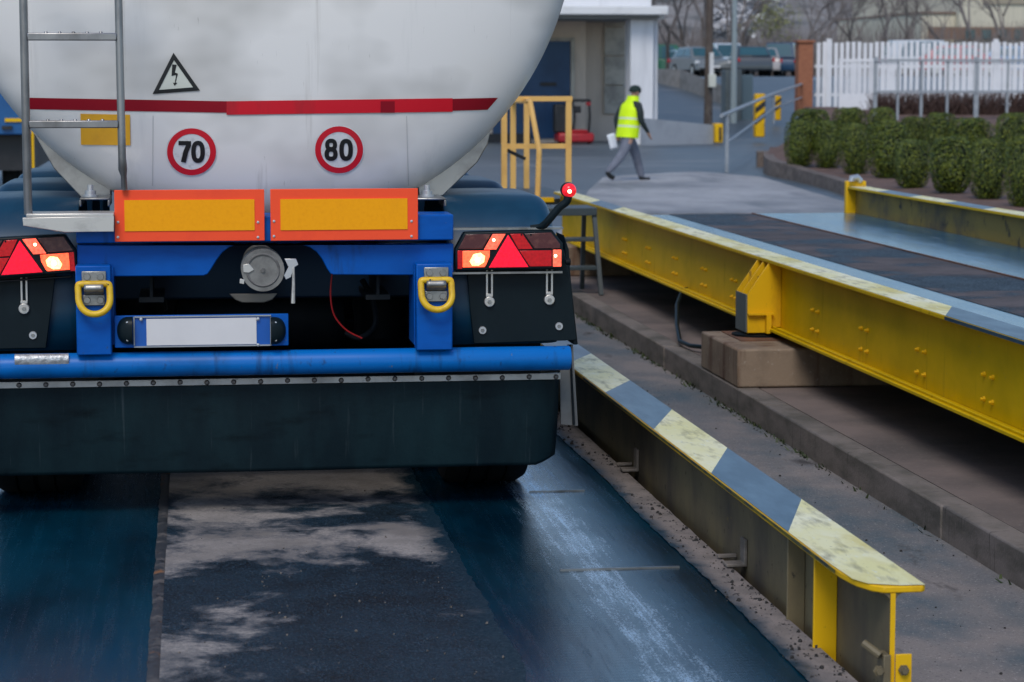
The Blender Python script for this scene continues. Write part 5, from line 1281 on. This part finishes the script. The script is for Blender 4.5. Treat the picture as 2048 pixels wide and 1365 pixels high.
for pr, px, Y, rz, nm, c, lab in cars:
    o = pr if pr.name not in used else copy_tree(pr); used.add(pr.name)
    zc = gh(0, Y)
    o.location = (T(px, 150, Y).x, Y, zc); o.rotation_euler = (0, 0, R(rz)); tag(o, lab, "car", "cars parked beyond the ramp")
    m = carcol(nm, c)
    for ch in o.children:
        if ch.name.split('.')[0] == "body":
            ch.material_slots[0].link = 'OBJECT'; ch.material_slots[0].material = m

# ------------------------------------------------------------------ trees
def tree(px, Y, H, seed, label, spread=.55, leaf=None, nleaf=0, lsize=.12, depth=5, loc=None, name="bare_tree", cat="tree", group="bare trees behind the car park", twig=m_twig):
    rng = random.Random(seed); x = T(px, 150, Y).x; z0 = gh(0, Y)
    t = thing(name, label, cat, (x, Y, z0), 0, group)
    tr, cr = MB(), MB(); tips = []
    def grow(p, d, l, r, k):
        n = 3; pts = [p]; q = p; dd = d
        for i in range(n):
            dd = (dd + Vector((rng.gauss(0, .10), rng.gauss(0, .10), rng.gauss(.03, .06)))).normalized(); q = q + dd * l / n; pts.append(q)
        rads = [r * (1 - .35 * i / n) for i in range(n + 1)]
        (tr if k == 0 else cr).tube(pts, rads, 7 if k < 2 else 4 if k < 4 else 3, caps=False)
        if k >= depth: tips.append(q); return
        if k >= depth - 2: tips.append(pts[2])
        for i in range(3 if k else 4):
            a = rng.random() * 6.28; o_ = dd.orthogonal().normalized(); b_ = dd.cross(o_); s = spread * rng.uniform(.6, 1.3)
            nd = (dd + (o_ * cos(a) + b_ * sin(a)) * s).normalized()
            start = pts[rng.choice((2, 3, 3))]
            grow(start, nd, l * rng.uniform(.6, .85), max(r * .55, .010), k + 1)
    base = Vector((x, Y, z0 - .1))
    grow(base, Vector((rng.uniform(-.05, .05), 0, 1)), H * .30, H * .0145, 0)
    tr.build("trunk", m_bark, t); cr.build("crown", twig, t, fixn=False)
    if leaf:
        mb = MB()
        for i in range(nleaf):
            c = rng.choice(tips) + Vector((rng.gauss(0, .22), rng.gauss(0, .22), rng.gauss(0, .18)))
            u = Vector((rng.gauss(0, 1), rng.gauss(0, 1), rng.gauss(0, 1))).normalized(); v = u.orthogonal().normalized(); s = lsize * rng.uniform(.5, 1.2)
            mb.add([c - u * s, c + v * s * .7, c + u * s, c - v * s * .7], [(0, 1, 2, 3)])
        mb.build("foliage", leaf, t, smooth=0, fixn=False)
    return t
tr_specs = [(1335, 122, 8, "bare tree just right of the canopy corner"), (1370, 128, 9, "bare tree behind the pale blue car"), (1405, 118, 10, "bare tree behind the wooden pole"), (1442, 135, 9, "bare tree left of the white blossom"), (1480, 126, 8, "bare tree behind the lamp post"),
            (1590, 140, 8, "bare tree above the brick pillar"), (1640, 150, 9, "bare tree behind the left end of the picket fence"), (1700, 155, 9, "bare tree behind the white gate"), (1765, 145, 8, "bare tree left of the cream building"), (1815, 150, 9, "bare tree at the left edge of the cream building"), (1885, 150, 8, "bare tree in front of the cream building's low wing"), (1940, 140, 9, "bare tree in front of the cream building's tall part"), (2010, 145, 9, "bare tree by the right edge of the photo")]
for i, (px, Y, H, lab) in enumerate(tr_specs): tree(px, Y, H, 20 + i, lab)
tree(1500, 160, 7.5, 61, "white blossoming tree beyond the lamp post", .6, m_blossom, 3800, .17, 5, name="blossom_tree", group=None)
tree(1545, 132, 5.2, 63, "small tree with yellow green buds right of the white blossom", .6, m_bud, 900, .08, 5, name="budding_tree", group=None)
# brown shrubs under the railing
for i, (px, lab) in enumerate(((1775, "brown leafless shrub behind the railing's first bay"), (1830, "brown leafless shrub behind the railing's second bay"), (1880, "brown leafless shrub behind the middle of the railing"), (1925, "brown leafless shrub left of the thick railing post"), (1985, "brown leafless shrub right of the thick railing post"), (2040, "brown leafless shrub at the right edge of the photo"))):
    Y = 72; x = T(px, 200, Y).x; rng = random.Random(70 + i)
    t = thing("leafless_shrub", lab, "shrub", (x, Y, .85), 0, "leafless shrubs behind the railing"); mb = MB(); mb.m(0)
    for k in range(240):
        a = rng.random() * 6.28; b_ = Vector((x + rng.gauss(0, .28), Y + rng.gauss(0, .2), .85)); tip = b_ + Vector((cos(a) * .25, sin(a) * .25, rng.uniform(.35, .75)))
        mid = b_.lerp(tip, .5) + Vector((rng.gauss(0, .08), rng.gauss(0, .08), 0)); mb.tube([b_, mid, tip], [.012, .009, .005], 3, caps=False)
        for w in range(2):
            u = Vector((rng.gauss(0, 1), rng.gauss(0, 1), rng.gauss(0, 1))).normalized(); v = u.orthogonal().normalized(); c = mid.lerp(tip, rng.random())
            mb.add([c - u * .03, c + v * .02, c + u * .03, c - v * .02], [(0, 1, 2, 3)])
    mb.build("twigs", m_shrub, t, smooth=0, fixn=False)
# brushwood belt behind the car park
mb = MB(); rng = random.Random(12)
for i in range(5200):
    Y = rng.uniform(165, 200); px = rng.uniform(1050, 2250); x = T(px, 150, Y).x; h = rng.uniform(1.2, 4.2); b_ = Vector((x, Y, 2.0))
    tip = b_ + Vector((rng.gauss(0, .5), rng.gauss(0, .3), h)); mb.tube([b_, b_.lerp(tip, .5) + Vector((rng.gauss(0, .15), 0, 0)), tip], [.05, .035, .012], 3, caps=False)
tag(mb.build("brushwood", m_twig, smooth=0, fixn=False), "belt of leafless brushwood beyond the car park", "brushwood", kind="stuff")
# hills
def hill(name, Y0, Y1, zt, mat, x0, x1, amp, sd):
    mb = MB()
    def fn(u, v):
        x = x0 + (x1 - x0) * u; y = Y0 + (Y1 - Y0) * v
        z = 1.9 + (zt * (v ** 1.1) + amp * mnoise.noise(Vector((x * .008 * 300 / Y0, y * .004, sd))) * v + amp * .25 * mnoise.noise(Vector((x * .06, y * .03, sd))) * min(1, v * 3))
        return Vector((x, y, z))
    mb.grid(fn, 90, 24); tag(mb.build(name, mat, smooth=80), kind="structure")
hill("hills", 200, 460, 15.5, m_hill, -260, 420, 3, 2)
hill("mountain", 900, 2400, 190, m_mount, -900, 1800, 40, 5)
# cream building far right
cbd = thing("cream_building", "large cream clad industrial building above the picket fence at top right", "building", (T(2000, 100, 190).x, 190, 2))
YC = 185.
bx("low_wing", (T(1842, 153, YC).x, YC, 1.9), (T(1908, 153, YC).x, YC + 25, T(1900, 27, YC).z), m_creambld, cbd)
bx("main_hall", (T(1908, 153, YC).x + .01, YC - 1, 1.9), (T(2250, 153, YC).x, YC + 30, T(1900, -45, YC).z), m_creambld, cbd)
bx("brown_band", (T(1846, 153, YC).x, YC - 1.2, T(1900, 80, YC).z), (T(2250, 153, YC).x, YC - 1.01, T(1900, 55, YC).z), M("brown_band", (.20, .12, .08), rough=.8), cbd)
for i in range(7): x = T(1920 + i * 32, 153, YC).x; bx("window", (x, YC - 1.3, T(1900, 79, YC).z), (x + .7, YC - 1.201, T(1900, 60, YC).z), m_glass, cbd)
bx("roof_edge", (T(1840, 153, YC).x, YC - .15, T(1900, 28, YC).z), (T(1907.5, 153, YC).x, YC + 25.2, T(1900, 24, YC).z), M("brown_trim", (.2, .13, .1), rough=.7), cbd)
bx("grey_band", (T(1955, 153, YC).x, YC - 1.15, T(1900, 9, YC).z), (T(2250, 153, YC).x, YC - 1.002, T(1900, -4, YC).z), M("grey_band", (.33, .29, .22), rough=.7), cbd)

# blue trailer beyond the left mudguards
bt = thing("blue_trailer", "blue trailer with a yellow edge seen past the left side of the tank", "trailer", (T(-60, 300, 38).x, 40, 0))
Yb = 38.; xr_ = T(46 + 40, 153, Yb).x
bx("body", (T(-420, 153, Yb).x, Yb, T(20, 270, Yb).z), (xr_, Yb + 9, 3.2), m_doorblue if False else M("trailer_blue", (.006, .09, .26), [((.005, .06, .18), .5, 2, one, .45, .7)], rough=.4), bt, bevel=.02)
bx("yellow_edge", (T(8, 153, Yb).x, Yb - .03, T(20, 244, Yb).z), (xr_ + .02, Yb - .002, T(20, 237, Yb).z), m_yel_bright, bt)
bx("latch", (T(2, 153, Yb).x, Yb - .06, T(20, 259, Yb).z), (T(22, 153, Yb).x, Yb - .002, T(20, 252, Yb).z), m_blackp, bt)
for px in (-60, 10):
    x = T(px, 153, Yb).x; MB().lathe([(0, -.14), (.4, -.14), (.46, -.08), (.46, .08), (.4, .14), (0, .14)], (x, Yb + 1.2, .46), 'x', 24).build("wheel", m_tyre, bt)
bx("chassis", (T(-400, 153, Yb).x, Yb + .3, .55), (xr_ - .2, Yb + 8.5, T(20, 270, Yb).z - .002), m_blackp, bt)
yp = thing("yellow_post", "thin yellow post between the left mudguards and the blue trailer", "post", (T(62, 330, 30).x, 30, 0))
bx("shaft", (T(60, 153, 30).x, 30, 0), (T(65, 153, 30).x, 30.03, T(62, 240, 30).z), m_yel_bright, yp)
bx("base_plate", (T(55, 153, 30).x, 29.95, 0), (T(70, 153, 30).x, 30.08, .015), m_yel_bright, yp)

# ------------------------------------------------------------------ light
SUN_EL, SUN_AZ = R(50), R(200)      # azimuth measured from +y clockwise
w = bpy.data.worlds.new("World"); scene.world = w; w.use_nodes = True
nt = w.node_tree; bg = nt.nodes["Background"]
sky = nt.nodes.new("ShaderNodeTexSky"); sky.sky_type = 'NISHITA'; sky.sun_disc = False
sky.sun_elevation = SUN_EL; sky.sun_rotation = SUN_AZ; sky.air_density = 1.0; sky.dust_density = .8; sky.ozone_density = 2.2; sky.altitude = 0
nt.links.new(sky.outputs[0], bg.inputs["Color"]); bg.inputs["Strength"].default_value = .12
sl = bpy.data.lights.new("sun", 'SUN'); so = bpy.data.objects.new("sun", sl); COL.objects.link(so)
sl.energy = 1.35; sl.angle = R(25); sl.color = (1, .93, .83)
sd_ = Vector((sin(SUN_AZ) * cos(SUN_EL), cos(SUN_AZ) * cos(SUN_EL), sin(SUN_EL)))
so.rotation_euler = (-sd_).to_track_quat('-Z', 'Y').to_euler()
scene.view_settings.view_transform = 'Standard'; scene.view_settings.look = 'None'
scene.view_settings.exposure = 0.40; scene.view_settings.gamma = 1
scene.cycles.max_bounces = 8
